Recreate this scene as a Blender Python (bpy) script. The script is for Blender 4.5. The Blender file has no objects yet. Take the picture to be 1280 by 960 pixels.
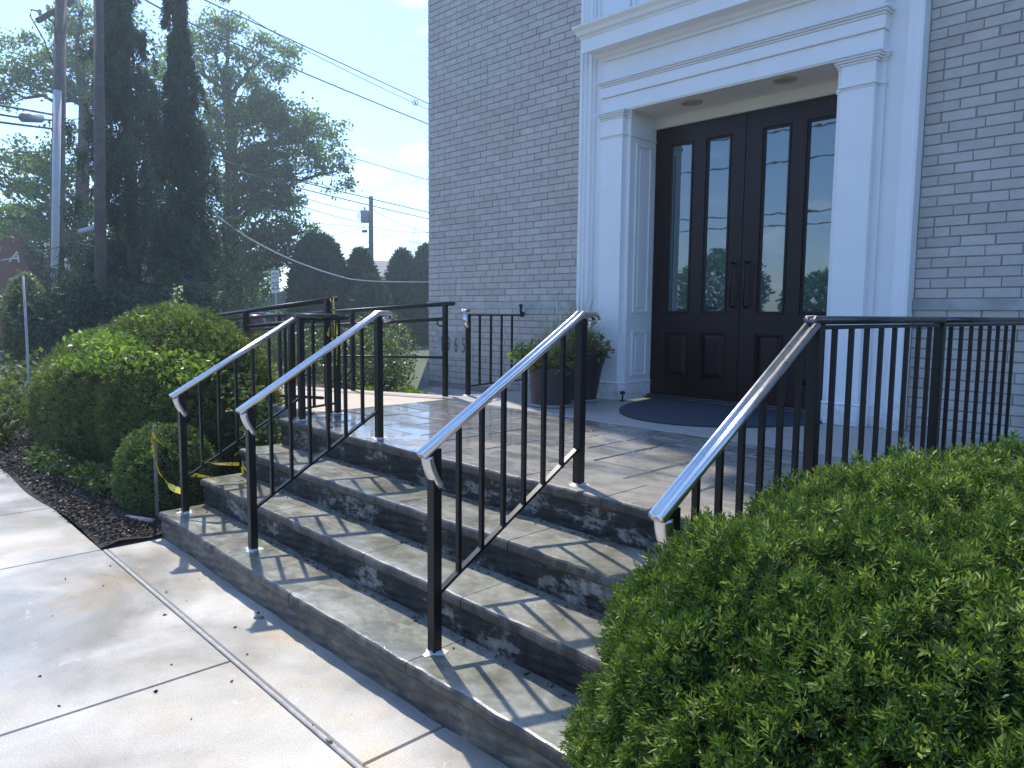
import bpy, math, random
import numpy as np
from mathutils import Vector, Matrix, Euler
random.seed(7)
rng = np.random.default_rng(7)
SC = bpy.context.scene
COL = SC.collection
PI = math.pi

# ------------------------------------------------------------------ camera, sky, sun, exposure
CAM = np.array([2.142, -1.591, 1.490])
YAW, PITCH, ROLL, FPX = -0.7873, -0.0974, 0.0088, 911.3
_F = np.array([math.sin(YAW)*math.cos(PITCH), math.cos(YAW)*math.cos(PITCH), math.sin(PITCH)])
_R = np.cross(_F, [0, 0, 1]); _R /= np.linalg.norm(_R); _U = np.cross(_R, _F)
_c, _s = math.cos(ROLL), math.sin(ROLL)
_R, _U = _R*_c+_U*_s, _U*_c-_R*_s
cam = bpy.data.cameras.new('camera')
cam.sensor_width = 36; cam.lens = FPX/1280*36; cam.clip_start = 0.05; cam.clip_end = 900
camo = bpy.data.objects.new('camera', cam); COL.objects.link(camo)
camo.matrix_world = Matrix(((_R[0], _U[0], -_F[0], CAM[0]), (_R[1], _U[1], -_F[1], CAM[1]), (_R[2], _U[2], -_F[2], CAM[2]), (0, 0, 0, 1)))
SC.camera = camo

def far(u, v, d):
    """a point in the distance, d metres out, along a sight line measured in the photograph"""
    return CAM + (_F+_R*(u-640)/FPX-_U*(v-480)/FPX)*d

SUN_AZ = math.atan2(-0.926, 0.378); SUN_EL = math.radians(55)
W = bpy.data.worlds.new('World'); SC.world = W; W.use_nodes = True
nt = W.node_tree; nt.nodes.clear()
wo = nt.nodes.new('ShaderNodeOutputWorld'); bg = nt.nodes.new('ShaderNodeBackground')
sky = nt.nodes.new('ShaderNodeTexSky'); sky.sky_type = 'NISHITA'; sky.sun_disc = False
sky.sun_elevation = SUN_EL; sky.sun_rotation = SUN_AZ
sky.air_density = 1.0; sky.dust_density = .8; sky.ozone_density = 4.0; sky.altitude = 100
bg.inputs['Strength'].default_value = 0.145
tc = nt.nodes.new('ShaderNodeTexCoord'); mp = nt.nodes.new('ShaderNodeMapping')
mp.inputs['Scale'].default_value = (2.2, 2.2, 7.5); mp.inputs['Location'].default_value = (0.35, 0.1, 0.62)
nz = nt.nodes.new('ShaderNodeTexNoise'); nz.inputs['Scale'].default_value = 2.4; nz.inputs['Detail'].default_value = 8; nz.inputs['Roughness'].default_value = .58
cr = nt.nodes.new('ShaderNodeValToRGB'); cr.color_ramp.elements[0].position = .56; cr.color_ramp.elements[1].position = .72
mixc = nt.nodes.new('ShaderNodeMixRGB'); mixc.inputs['Color2'].default_value = (6.3, 6.5, 6.9, 1)
mulc = nt.nodes.new('ShaderNodeMath'); mulc.operation = 'MULTIPLY'; mulc.inputs[1].default_value = .75
L = nt.links.new
# three small fair-weather clouds low in the sky
nz2 = nt.nodes.new('ShaderNodeTexNoise'); nz2.inputs['Scale'].default_value = 26; nz2.inputs['Detail'].default_value = 7
L(tc.outputs['Generated'], nz2.inputs['Vector'])
prev = mulc.outputs[0]
for (u, v, w, amp) in ((522, 192, .045, 1.0), (455, 216, .05, .55), (405, 272, .04, .5), (382, 140, .03, .35)):
    d_ = _F+_R*(u-640)/FPX-_U*(v-480)/FPX; d_ = d_/np.linalg.norm(d_)
    mpp = nt.nodes.new('ShaderNodeVectorMath'); mpp.operation = 'SUBTRACT'; mpp.inputs[1].default_value = tuple(d_); L(tc.outputs['Generated'], mpp.inputs[0])
    msc = nt.nodes.new('ShaderNodeVectorMath'); msc.operation = 'MULTIPLY'; msc.inputs[1].default_value = (1, 1, 2.1); L(mpp.outputs[0], msc.inputs[0])
    ml = nt.nodes.new('ShaderNodeVectorMath'); ml.operation = 'LENGTH'; L(msc.outputs[0], ml.inputs[0])
    a1 = nt.nodes.new('ShaderNodeMath'); a1.operation = 'MULTIPLY_ADD'; a1.inputs[1].default_value = -1/w; a1.inputs[2].default_value = .55; L(ml.outputs['Value'], a1.inputs[0])
    a2 = nt.nodes.new('ShaderNodeMath'); a2.operation = 'ADD'; L(a1.outputs[0], a2.inputs[0]); L(nz2.outputs['Fac'], a2.inputs[1])
    a3 = nt.nodes.new('ShaderNodeMapRange'); a3.inputs['From Min'].default_value = .42; a3.inputs['From Max'].default_value = .80; a3.inputs['To Max'].default_value = amp; L(a2.outputs[0], a3.inputs['Value'])
    a4 = nt.nodes.new('ShaderNodeMath'); a4.operation = 'MAXIMUM'; L(prev, a4.inputs[0]); L(a3.outputs[0], a4.inputs[1]); prev = a4.outputs[0]
L(tc.outputs['Generated'], mp.inputs['Vector']); L(mp.outputs[0], nz.inputs['Vector']); L(nz.outputs['Fac'], cr.inputs[0])
L(cr.outputs[0], mulc.inputs[0]); L(prev, mixc.inputs['Fac']); L(sky.outputs[0], mixc.inputs['Color1'])
tnt = nt.nodes.new('ShaderNodeMixRGB'); tnt.blend_type = 'MULTIPLY'; tnt.inputs[0].default_value = 1; tnt.inputs[2].default_value = (.79, .925, 1.11, 1)
L(mixc.outputs[0], tnt.inputs[1]); L(tnt.outputs[0], bg.inputs['Color']); L(bg.outputs[0], wo.inputs['Surface'])

sl = bpy.data.lights.new('sun', 'SUN'); sl.energy = 3.05; sl.angle = math.radians(.9); sl.color = (1, .91, .78)
so = bpy.data.objects.new('sun', sl); COL.objects.link(so)
sd = Vector((-0.926*math.cos(SUN_EL), 0.378*math.cos(SUN_EL), math.sin(SUN_EL)))
so.rotation_euler = sd.to_track_quat('Z', 'Y').to_euler()
SC.view_settings.view_transform = 'Standard'; SC.view_settings.look = 'None'
SC.view_settings.gamma = 1; SC.view_settings.exposure = 1.0; SC.view_settings.use_curve_mapping = False
SC.cycles.max_bounces = 6; SC.cycles.transparent_max_bounces = 8

# ------------------------------------------------------------------ materials
def new_mat(name):
    m = bpy.data.materials.new(name); m.use_nodes = True
    return m, m.node_tree, m.node_tree.nodes['Principled BSDF']
def noise(n, scale, detail=6, rough=.6, vec=None, dist=0):
    t = n.nodes.new('ShaderNodeTexNoise'); t.inputs['Scale'].default_value = scale
    t.inputs['Detail'].default_value = detail; t.inputs['Roughness'].default_value = rough; t.inputs['Distortion'].default_value = dist
    if vec is not None: n.links.new(vec, t.inputs['Vector'])
    return t.outputs['Fac']
def ramp(n, fac, stops):
    r = n.nodes.new('ShaderNodeValToRGB'); e = r.color_ramp.elements
    while len(e) < len(stops): e.new(.5)
    for i, (p, c) in enumerate(stops):
        e[i].position = p; e[i].color = (*c, 1) if isinstance(c, tuple) else (c, c, c, 1)
    n.links.new(fac, r.inputs[0]); return r.outputs[0]
def mix(n, fac, a, b, mode='MIX'):
    m = n.nodes.new('ShaderNodeMixRGB'); m.blend_type = mode
    for i, x in ((0, fac), (1, a), (2, b)):
        if isinstance(x, (int, float)): m.inputs[i].default_value = x if i == 0 else (x, x, x, 1)
        elif isinstance(x, tuple): m.inputs[i].default_value = (*x, 1)
        else: n.links.new(x, m.inputs[i])
    return m.outputs[0]
def coords(n, scale=(1, 1, 1)):
    t = n.nodes.new('ShaderNodeTexCoord'); g = n.nodes.new('ShaderNodeNewGeometry')
    m = n.nodes.new('ShaderNodeMapping'); m.inputs['Scale'].default_value = scale
    n.links.new(g.outputs['Position'], m.inputs['Vector']); return m.outputs[0]
def bump(n, b, h, strength=.3, dist=.01):
    k = n.nodes.new('ShaderNodeBump'); k.inputs['Strength'].default_value = strength; k.inputs['Distance'].default_value = dist
    n.links.new(h, k.inputs['Height']); n.links.new(k.outputs[0], b.inputs['Normal'])
def obrand(n):
    o = n.nodes.new('ShaderNodeObjectInfo'); return o.outputs['Random']
def simple(name, col, rough=.5, metal=0, spec=.5, var=.12, scale=20, bmp=.15, bd=.002, coat=0):
    m, n, b = new_mat(name); v = coords(n)
    f = noise(n, scale, 5, .6, v)
    c = ramp(n, f, [(.3, tuple(x*(1-var) for x in col)), (.7, tuple(min(1, x*(1+var)) for x in col))])
    n.links.new(c, b.inputs['Base Color'])
    b.inputs['Roughness'].default_value = rough; b.inputs['Metallic'].default_value = metal
    b.inputs['Specular IOR Level'].default_value = spec; b.inputs['Coat Weight'].default_value = coat
    if bmp: bump(n, b, noise(n, scale*4, 4, .6, v), bmp, bd)
    return m

M = {}
# painted brick
def brick_mat(name, base, facevar=True):
    m, n, b = new_mat(name); v = coords(n)
    at = n.nodes.new('ShaderNodeAttribute'); at.attribute_name = 'tint'
    f = noise(n, 9, 6, .65, v)
    c = ramp(n, f, [(.3, tuple(x*.9 for x in base)), (.7, tuple(x*1.08 for x in base))])
    t = ramp(n, at.outputs['Fac'], [(0, .90), (.5, .98), (1, 1.05)])
    c = mix(n, 1, c, t, 'MULTIPLY')
    big = ramp(n, noise(n, 1.3, 4, .6, v), [(.35, (.95, .94, .92)), (.65, (1, 1, 1))])
    c = mix(n, 1, c, big, 'MULTIPLY')
    n.links.new(c, b.inputs['Base Color']); b.inputs['Roughness'].default_value = .62
    h = mix(n, .5, noise(n, 60, 5, .7, v), noise(n, 260, 3, .6, v))
    bump(n, b, h, .45, .003); return m
M['brick'] = brick_mat('painted_brick', (.51, .475, .435))
M['mortar'] = simple('painted_mortar', (.31, .29, .27), .85, scale=30, bmp=.5, bd=.004)
M['stone_band'] = simple('limestone_band', (.40, .41, .39), .75, var=.25, scale=6, bmp=.4, bd=.003)
M['foundation'] = simple('foundation_concrete', (.33, .32, .30), .8, var=.2, scale=7, bmp=.4, bd=.004)
def white_mat():
    m, n, b = new_mat('white_trim_paint'); v = coords(n)
    f = noise(n, 3, 6, .6, v)
    c = ramp(n, f, [(.3, (.76, .77, .78)), (.65, (.82, .82, .82))])
    v2 = coords(n, (1.2, 1.2, 14))
    sc = ramp(n, noise(n, 3.1, 7, .7, v2), [(.66, 1.0), (.72, .80)])
    c = mix(n, 1, c, sc, 'MULTIPLY')
    sx = n.nodes.new('ShaderNodeSeparateXYZ'); n.links.new(v, sx.inputs[0])
    mr = n.nodes.new('ShaderNodeMapRange'); mr.inputs['From Min'].default_value = .70; mr.inputs['From Max'].default_value = .98; mr.inputs['To Min'].default_value = .30; mr.inputs['To Max'].default_value = 0; n.links.new(sx.outputs[2], mr.inputs['Value'])
    ad = n.nodes.new('ShaderNodeMath'); n.links.new(mr.outputs[0], ad.inputs[0]); n.links.new(noise(n, 16, 8, .75, v, .3), ad.inputs[1])
    c = mix(n, ramp(n, ad.outputs[0], [(.62, 0.0), (.86, .55)]), c, (.42, .38, .31))
    n.links.new(c, b.inputs['Base Color']); b.inputs['Roughness'].default_value = .42
    bump(n, b, noise(n, 40, 3, .5, v), .12, .002); return m
M['white'] = white_mat()
M['soffit'] = simple('soffit_paint', (.74, .71, .64), .55, var=.04, scale=3, bmp=.1)
def wood_mat():
    m, n, b = new_mat('dark_stained_wood'); v = coords(n, (60, 60, 3))
    c = ramp(n, noise(n, 1, 8, .6, v, .5), [(.3, (.008, .0025, .003)), (.7, (.022, .007, .007))])
    n.links.new(c, b.inputs['Base Color']); b.inputs['Roughness'].default_value = .34
    b.inputs['Specular IOR Level'].default_value = .3
    bump(n, b, noise(n, 1, 6, .6, v), .15, .001); return m
M['wood'] = wood_mat()
def glass_mat(name='tinted_door_glass', col=(.016, .055, .068), ior=2.5, rough=.015):
    m, n, b = new_mat(name); b.inputs['Base Color'].default_value = (*col, 1)
    b.inputs['Roughness'].default_value = rough; b.inputs['IOR'].default_value = ior
    v = coords(n); bump(n, b, noise(n, 5, 2, .5, v), .035, .01)
    return m
M['glass'] = glass_mat()
M['black'] = simple('black_enamel', (.004, .005, .0075), .33, spec=.32, var=.3, scale=30, bmp=.1, bd=.001)
def cap_mat():
    m, n, b = new_mat('glare_bright_handrail_metal'); v = coords(n)
    f = noise(n, 25, 6, .65, v)
    c = ramp(n, f, [(.35, (.62, .63, .65)), (.7, (.72, .72, .73))])
    n.links.new(c, b.inputs['Base Color']); b.inputs['Metallic'].default_value = 1
    n.links.new(ramp(n, f, [(.3, .26), (.7, .34)]), b.inputs['Roughness'])
    return m
M['cap'] = cap_mat()  # sky and sun glare on the sloping caps is put into this bright colour
M['cap_dark'] = simple('shaded_cap_and_threshold_metal', (.10, .105, .115), .33, metal=.75, var=.2, scale=30, bmp=.05)  # same cap metal, darkened for level runs without glare; also the threshold
M['caulk'] = simple('white_sealant', (.62, .60, .56), .6, var=.15, scale=40, bmp=.5, bd=.004)

def wet(n, b, v, lo=.10, hi=.62, scale=2.2, thr=(.42, .6)):
    w = noise(n, scale, 7, .6, v, .4)
    n.links.new(ramp(n, w, [(thr[0], lo), (thr[1], hi)]), b.inputs['Roughness'])
    return w
def concrete_mat():
    m, n, b = new_mat('sidewalk_concrete'); v = coords(n)
    f = noise(n, 1.7, 9, .62, v, .3)
    c = ramp(n, f, [(.30, (.28, .255, .21)), (.46, (.38, .365, .325)), (.60, (.455, .445, .415)), (.8, (.53, .52, .50))])
    rust = ramp(n, noise(n, 1.15, 6, .65, v, .6), [(.50, (1, 1, 1)), (.66, (1.04, .82, .55))])
    c = mix(n, .75, c, mix(n, 1, c, rust, 'MULTIPLY'))
    sp = ramp(n, noise(n, 160, 3, .6, v), [(.35, .74), (.55, 1.06)])
    c = mix(n, 1, c, sp, 'MULTIPLY')
    w = noise(n, .75, 7, .62, v, .5)
    wetc = ramp(n, w, [(.40, .80), (.58, 1.0)])
    c = mix(n, 1, c, wetc, 'MULTIPLY')
    fl = ramp(n, noise(n, 7, 8, .7, v, 1.2), [(.63, 0.0), (.69, 1.0)])
    c = mix(n, fl, c, mix(n, .35, c, (.72, .71, .68)))
    n.links.new(c, b.inputs['Base Color'])
    n.links.new(ramp(n, w, [(.40, .26), (.60, .55)]), b.inputs['Roughness'])
    bump(n, b, mix(n, .4, noise(n, 45, 6, .7, v), noise(n, 300, 3, .6, v)), .25, .004)
    return m
M['concrete'] = concrete_mat()
M['bead'] = simple('grey_mortar_bead', (.36, .35, .33), .7, var=.25, scale=25, bmp=.6, bd=.004)
M['joint'] = simple('dirty_joint_filler', (.20, .18, .155), .7, var=.3, scale=12, bmp=.4, bd=.004)
def tread_mat():
    m, n, b = new_mat('wet_bluestone_tread'); v = coords(n)
    f = noise(n, 3.2, 9, .65, v, .6)
    c = ramp(n, f, [(.28, (.12, .12, .10)), (.45, (.20, .20, .165)), (.6, (.29, .295, .265)), (.8, (.40, .40, .375))])
    c = mix(n, .5, c, mix(n, 1, c, ramp(n, obrand(n), [(0, (.85, .9, .85)), (1, (1.1, 1.05, 1.0))]), 'MULTIPLY'))
    g = ramp(n, noise(n, 14, 6, .7, v, .5), [(.35, .72), (.65, 1.1)])
    c = mix(n, 1, c, g, 'MULTIPLY')
    n.links.new(c, b.inputs['Base Color'])
    vs = coords(n, (1.2, 3.2, 1))
    w = noise(n, 2.6, 7, .62, vs, .8)
    n.links.new(ramp(n, w, [(.42, .09), (.62, .38)]), b.inputs['Roughness'])
    bump(n, b, mix(n, .5, noise(n, 6, 5, .6, v), noise(n, 70, 5, .7, v)), .35, .006)
    return m
M['tread'] = tread_mat()
def edge_mat():
    m, n, b = new_mat('stained_nosing_stone'); v = coords(n)
    vs = coords(n, (9, 9, 3))
    f = noise(n, 1.0, 8, .65, vs, .3)
    c = ramp(n, f, [(.36, (.018, .018, .017)), (.52, (.055, .052, .044)), (.70, (.14, .13, .11))])
    n.links.new(c, b.inputs['Base Color']); b.inputs['Roughness'].default_value = .42
    bump(n, b, noise(n, 40, 6, .7, v), .5, .006); return m
M['nosing'] = edge_mat()
def riser_mat():
    m, n, b = new_mat('peeling_riser'); v = coords(n, (3.2, 3.2, 6))
    f = noise(n, 1.3, 15, .74, v, .15)
    c = ramp(n, f, [(.40, (.010, .012, .013)), (.535, (.035, .035, .035)), (.555, (.17, .165, .15)), (.62, (.27, .255, .23)), (.8, (.38, .36, .33))])
    v2 = coords(n, (30, 30, 3))
    st = ramp(n, noise(n, 1, 6, .6, v2), [(.35, .55), (.6, 1.15)])
    c = mix(n, 1, c, st, 'MULTIPLY')
    n.links.new(c, b.inputs['Base Color']); b.inputs['Roughness'].default_value = .6; b.inputs['Specular IOR Level'].default_value = .25
    bump(n, b, f, .5, .010); return m
M['riser'] = riser_mat()
def riser1_mat():
    m, n, b = new_mat('bottom_riser_concrete'); v = coords(n, (4, 4, 7))
    f = noise(n, 1.3, 9, .66, v, .7)
    c = ramp(n, f, [(.36, (.030, .027, .022)), (.5, (.075, .068, .056)), (.62, (.14, .125, .10)), (.74, (.27, .24, .19))])
    n.links.new(c, b.inputs['Base Color']); b.inputs['Roughness'].default_value = .5
    bump(n, b, f, .5, .01); return m
M['riser1'] = riser1_mat()
def paver_mat():
    m, n, b = new_mat('textured_paver_stone'); v = coords(n)
    f = noise(n, 5, 9, .65, v, .5)
    c = ramp(n, f, [(.28, (.16, .155, .14)), (.5, (.25, .243, .222)), (.72, (.34, .33, .305))])
    r = ramp(n, obrand(n), [(0, (.85, .86, .87)), (.5, (.96, .95, .93)), (1, (1.07, 1.04, .99))])
    c = mix(n, 1, c, r, 'MULTIPLY')
    n.links.new(c, b.inputs['Base Color'])
    vs = coords(n, (1.5, 3, 1))
    w = noise(n, 1.4, 6, .6, vs, .6)
    sx_ = n.nodes.new('ShaderNodeSeparateXYZ'); n.links.new(v, sx_.inputs[0])
    mr = n.nodes.new('ShaderNodeMapRange'); mr.inputs['From Min'].default_value = -2.2; mr.inputs['From Max'].default_value = .4; mr.inputs['To Min'].default_value = -.12; mr.inputs['To Max'].default_value = .10; n.links.new(sx_.outputs[0], mr.inputs['Value'])
    ad = n.nodes.new('ShaderNodeMath'); n.links.new(w, ad.inputs[0]); n.links.new(mr.outputs[0], ad.inputs[1])
    n.links.new(ramp(n, ad.outputs[0], [(.42, .05), (.64, .40)]), b.inputs['Roughness']); b.inputs['Coat Roughness'].default_value = .06
    n.links.new(ramp(n, ad.outputs[0], [(.40, .7), (.56, 0.0)]), b.inputs['Coat Weight'])
    bump(n, b, mix(n, .5, noise(n, 9, 6, .65, v, .4), noise(n, 60, 5, .7, v)), .5, .012)
    return m
M['paver'] = paver_mat()
M['grout'] = simple('dark_grout', (.035, .032, .028), .9, spec=.2, var=.3, scale=20, bmp=.4, bd=.004)
M['apron'] = simple('smooth_apron_concrete', (.33, .33, .31), .5, var=.14, scale=4, bmp=.25, bd=.003)
M['ramp'] = simple('beige_ramp_concrete', (.44, .36, .27), .55, var=.15, scale=5, bmp=.3, bd=.004)
def mat_mat():
    m, n, b = new_mat('navy_door_mat'); v = coords(n)
    w = n.nodes.new('ShaderNodeTexWave'); w.inputs['Scale'].default_value = 28; w.inputs['Distortion'].default_value = .6
    n.links.new(v, w.inputs['Vector'])
    c = ramp(n, w.outputs['Fac'], [(.2, (.012, .022, .040)), (.8, (.035, .055, .085))])
    n.links.new(c, b.inputs['Base Color']); b.inputs['Roughness'].default_value = .8
    bump(n, b, w.outputs['Fac'], .5, .004); return m
M['mat'] = mat_mat()
def mulch_mat():
    m, n, b = new_mat('dark_mulch'); v = coords(n)
    f = noise(n, 40, 6, .7, v, 1)
    c = ramp(n, f, [(.35, (.008, .006, .005)), (.6, (.035, .024, .018)), (.8, (.10, .075, .055))])
    n.links.new(c, b.inputs['Base Color']); b.inputs['Roughness'].default_value = .8
    bump(n, b, f, 1, .03); return m
M['mulch'] = mulch_mat()
def grass_mat():
    m, n, b = new_mat('lawn'); v = coords(n)
    f = noise(n, 3, 9, .7, v)
    c = ramp(n, f, [(.3, (.035, .055, .018)), (.7, (.10, .13, .045))])
    n.links.new(c, b.inputs['Base Color']); b.inputs['Roughness'].default_value = .8
    bump(n, b, noise(n, 60, 4, .7, v), 1, .03); return m
M['lawn'] = grass_mat()
M['asphalt'] = simple('asphalt', (.05, .05, .052), .75, var=.2, scale=15, bmp=.4, bd=.004)
M['steel'] = simple('galvanised_steel', (.35, .35, .34), .45, metal=.6, var=.2, scale=30)
M['pvc'] = simple('dirty_plastic_pipe', (.50, .36, .29), .45, var=.2, scale=20)
M['wood_pole'] = simple('weathered_pole_wood', (.085, .068, .058), .8, var=.35, scale=6, bmp=.5, bd=.01)
M['conduit'] = simple('grey_conduit', (.42, .44, .46), .5, var=.08, scale=4)
M['bark'] = simple('tree_bark', (.075, .058, .045), .85, var=.3, scale=9, bmp=.6, bd=.02)
M['wire'] = simple('wire_jacket', (.03, .032, .036), .5, var=.1)
M['grey_metal'] = simple('grey_transformer_metal', (.22, .24, .26), .5, var=.1)
M['red_brick'] = simple('red_brick', (.22, .07, .05), .8, var=.25, scale=12, bmp=.4, bd=.006)
M['roof'] = simple('grey_shingle', (.13, .135, .15), .8, var=.2, scale=10)
M['siding'] = simple('pale_siding', (.42, .45, .48), .6, var=.06, scale=3)
M['sign_white'] = simple('sign_face_white', (.75, .75, .74), .45, var=.03)
M['print_black'] = simple('black_lettering', (.012, .012, .013), .5, var=.05)
M['car_paint'] = simple('silver_car_paint', (.42, .44, .46), .28, metal=.3, var=.03, coat=.6)
M['car_glass'] = glass_mat('car_glass', (.02, .03, .035), 1.6, .03)
M['rubber'] = simple('rubber', (.015, .015, .015), .7, var=.1)
M['red_bin'] = simple('maroon_paint', (.085, .012, .016), .4, var=.1)
M['tape'] = None
M['pot'] = simple('charcoal_pot_glaze', (.018, .018, .021), .42, var=.2, scale=10)
M['pot_ring'] = simple('pale_pot_saucer', (.22, .23, .24), .5, var=.1)
M['light_trim'] = simple('aged_light_trim', (.42, .36, .26), .45, var=.1)
M['lamp_glass'] = simple('frosted_lamp_lens', (.30, .28, .22), .3, var=.1)
M['carve'] = simple('carved_number_shadow_paint', (.11, .115, .12), .8, var=.1)
def tape_mat():
    m, n, b = new_mat('caution_tape'); at = n.nodes.new('ShaderNodeAttribute'); at.attribute_name = 'tint'
    w = n.nodes.new('ShaderNodeMath'); w.operation = 'FRACT'
    mu = n.nodes.new('ShaderNodeMath'); mu.operation = 'MULTIPLY'; mu.inputs[1].default_value = 1
    n.links.new(at.outputs['Fac'], mu.inputs[0]); n.links.new(mu.outputs[0], w.inputs[0])
    v = coords(n)
    c = ramp(n, noise(n, 55, 2, .4, v), [(.60, (.80, .62, .015)), (.64, (.02, .02, .02))])
    n.links.new(c, b.inputs['Base Color']); b.inputs['Roughness'].default_value = .35
    return m
M['tape'] = tape_mat()
def leaf_mat(name, dark, mid, light, odd=None, trans=.35, rough=.45, spec=.4):
    m, n, b = new_mat(name)
    at = n.nodes.new('ShaderNodeAttribute'); at.attribute_name = 'tint'
    stops = [(0, dark), (.5, mid), (.93, light)]
    if odd: stops.append((.975, odd))
    c = ramp(n, at.outputs['Fac'], stops)
    n.links.new(c, b.inputs['Base Color']); b.inputs['Roughness'].default_value = rough
    b.inputs['Specular IOR Level'].default_value = spec
    tr = n.nodes.new('ShaderNodeBsdfTranslucent'); mx = n.nodes.new('ShaderNodeMixShader')
    c2 = mix(n, 1, c, (1.25, 1.35, .7), 'MULTIPLY')
    n.links.new(c2, tr.inputs['Color']); mx.inputs[0].default_value = trans
    out = n.nodes['Material Output']
    n.links.new(b.outputs[0], mx.inputs[1]); n.links.new(tr.outputs[0], mx.inputs[2]); n.links.new(mx.outputs[0], out.inputs['Surface'])
    return m
M['yew'] = leaf_mat('yew_needles', (.026, .070, .014), (.082, .145, .029), (.29, .36, .095), (.35, .10, .035), .36, .42, .25)
M['yew2'] = leaf_mat('sunlit_yew_needles', (.036, .066, .017), (.10, .145, .032), (.23, .27, .065), (.26, .15, .05), .42)
M['boxwood'] = leaf_mat('boxwood_leaves', (.05, .085, .025), (.115, .175, .05), (.25, .32, .12), None, .42)
M['vine'] = leaf_mat('lime_leaves', (.06, .12, .015), (.13, .22, .028), (.26, .36, .06), None, .45)
M['broad'] = leaf_mat('mid_green_leaves', (.025, .05, .014), (.06, .10, .025), (.13, .18, .05), None, .35)
M['euonymus'] = leaf_mat('variegated_leaves', (.03, .055, .02), (.08, .12, .045), (.33, .36, .22), None, .3)
M['spruce'] = leaf_mat('spruce_needles', (.018, .044, .026), (.038, .082, .046), (.085, .14, .07), None, .15, .6, .3)
M['arbor'] = leaf_mat('arborvitae_sprays', (.014, .042, .017), (.038, .085, .033), (.09, .155, .05), None, .15, .6, .3)
M['oak'] = leaf_mat('oak_leaves', (.045, .095, .030), (.10, .18, .05), (.21, .30, .09), None, .62, .5, .4)
M['oak2'] = leaf_mat('yellow_green_leaves', (.04, .06, .018), (.08, .11, .03), (.16, .19, .05), None, .45, .5, .4)
M['straw'] = leaf_mat('dry_grass_blades', (.14, .15, .06), (.24, .26, .11), (.36, .36, .20), None, .4)
M['flower'] = leaf_mat('pot_flowers', (.05, .09, .03), (.16, .17, .05), (.30, .16, .08), (.30, .05, .07), .4)
M['undercore'] = simple('dark_core_shade', (.010, .022, .008), 1, spec=.1, var=.4, scale=20, bmp=.8, bd=.03)  # near-black green stands for the shade inside the foliage

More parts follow.
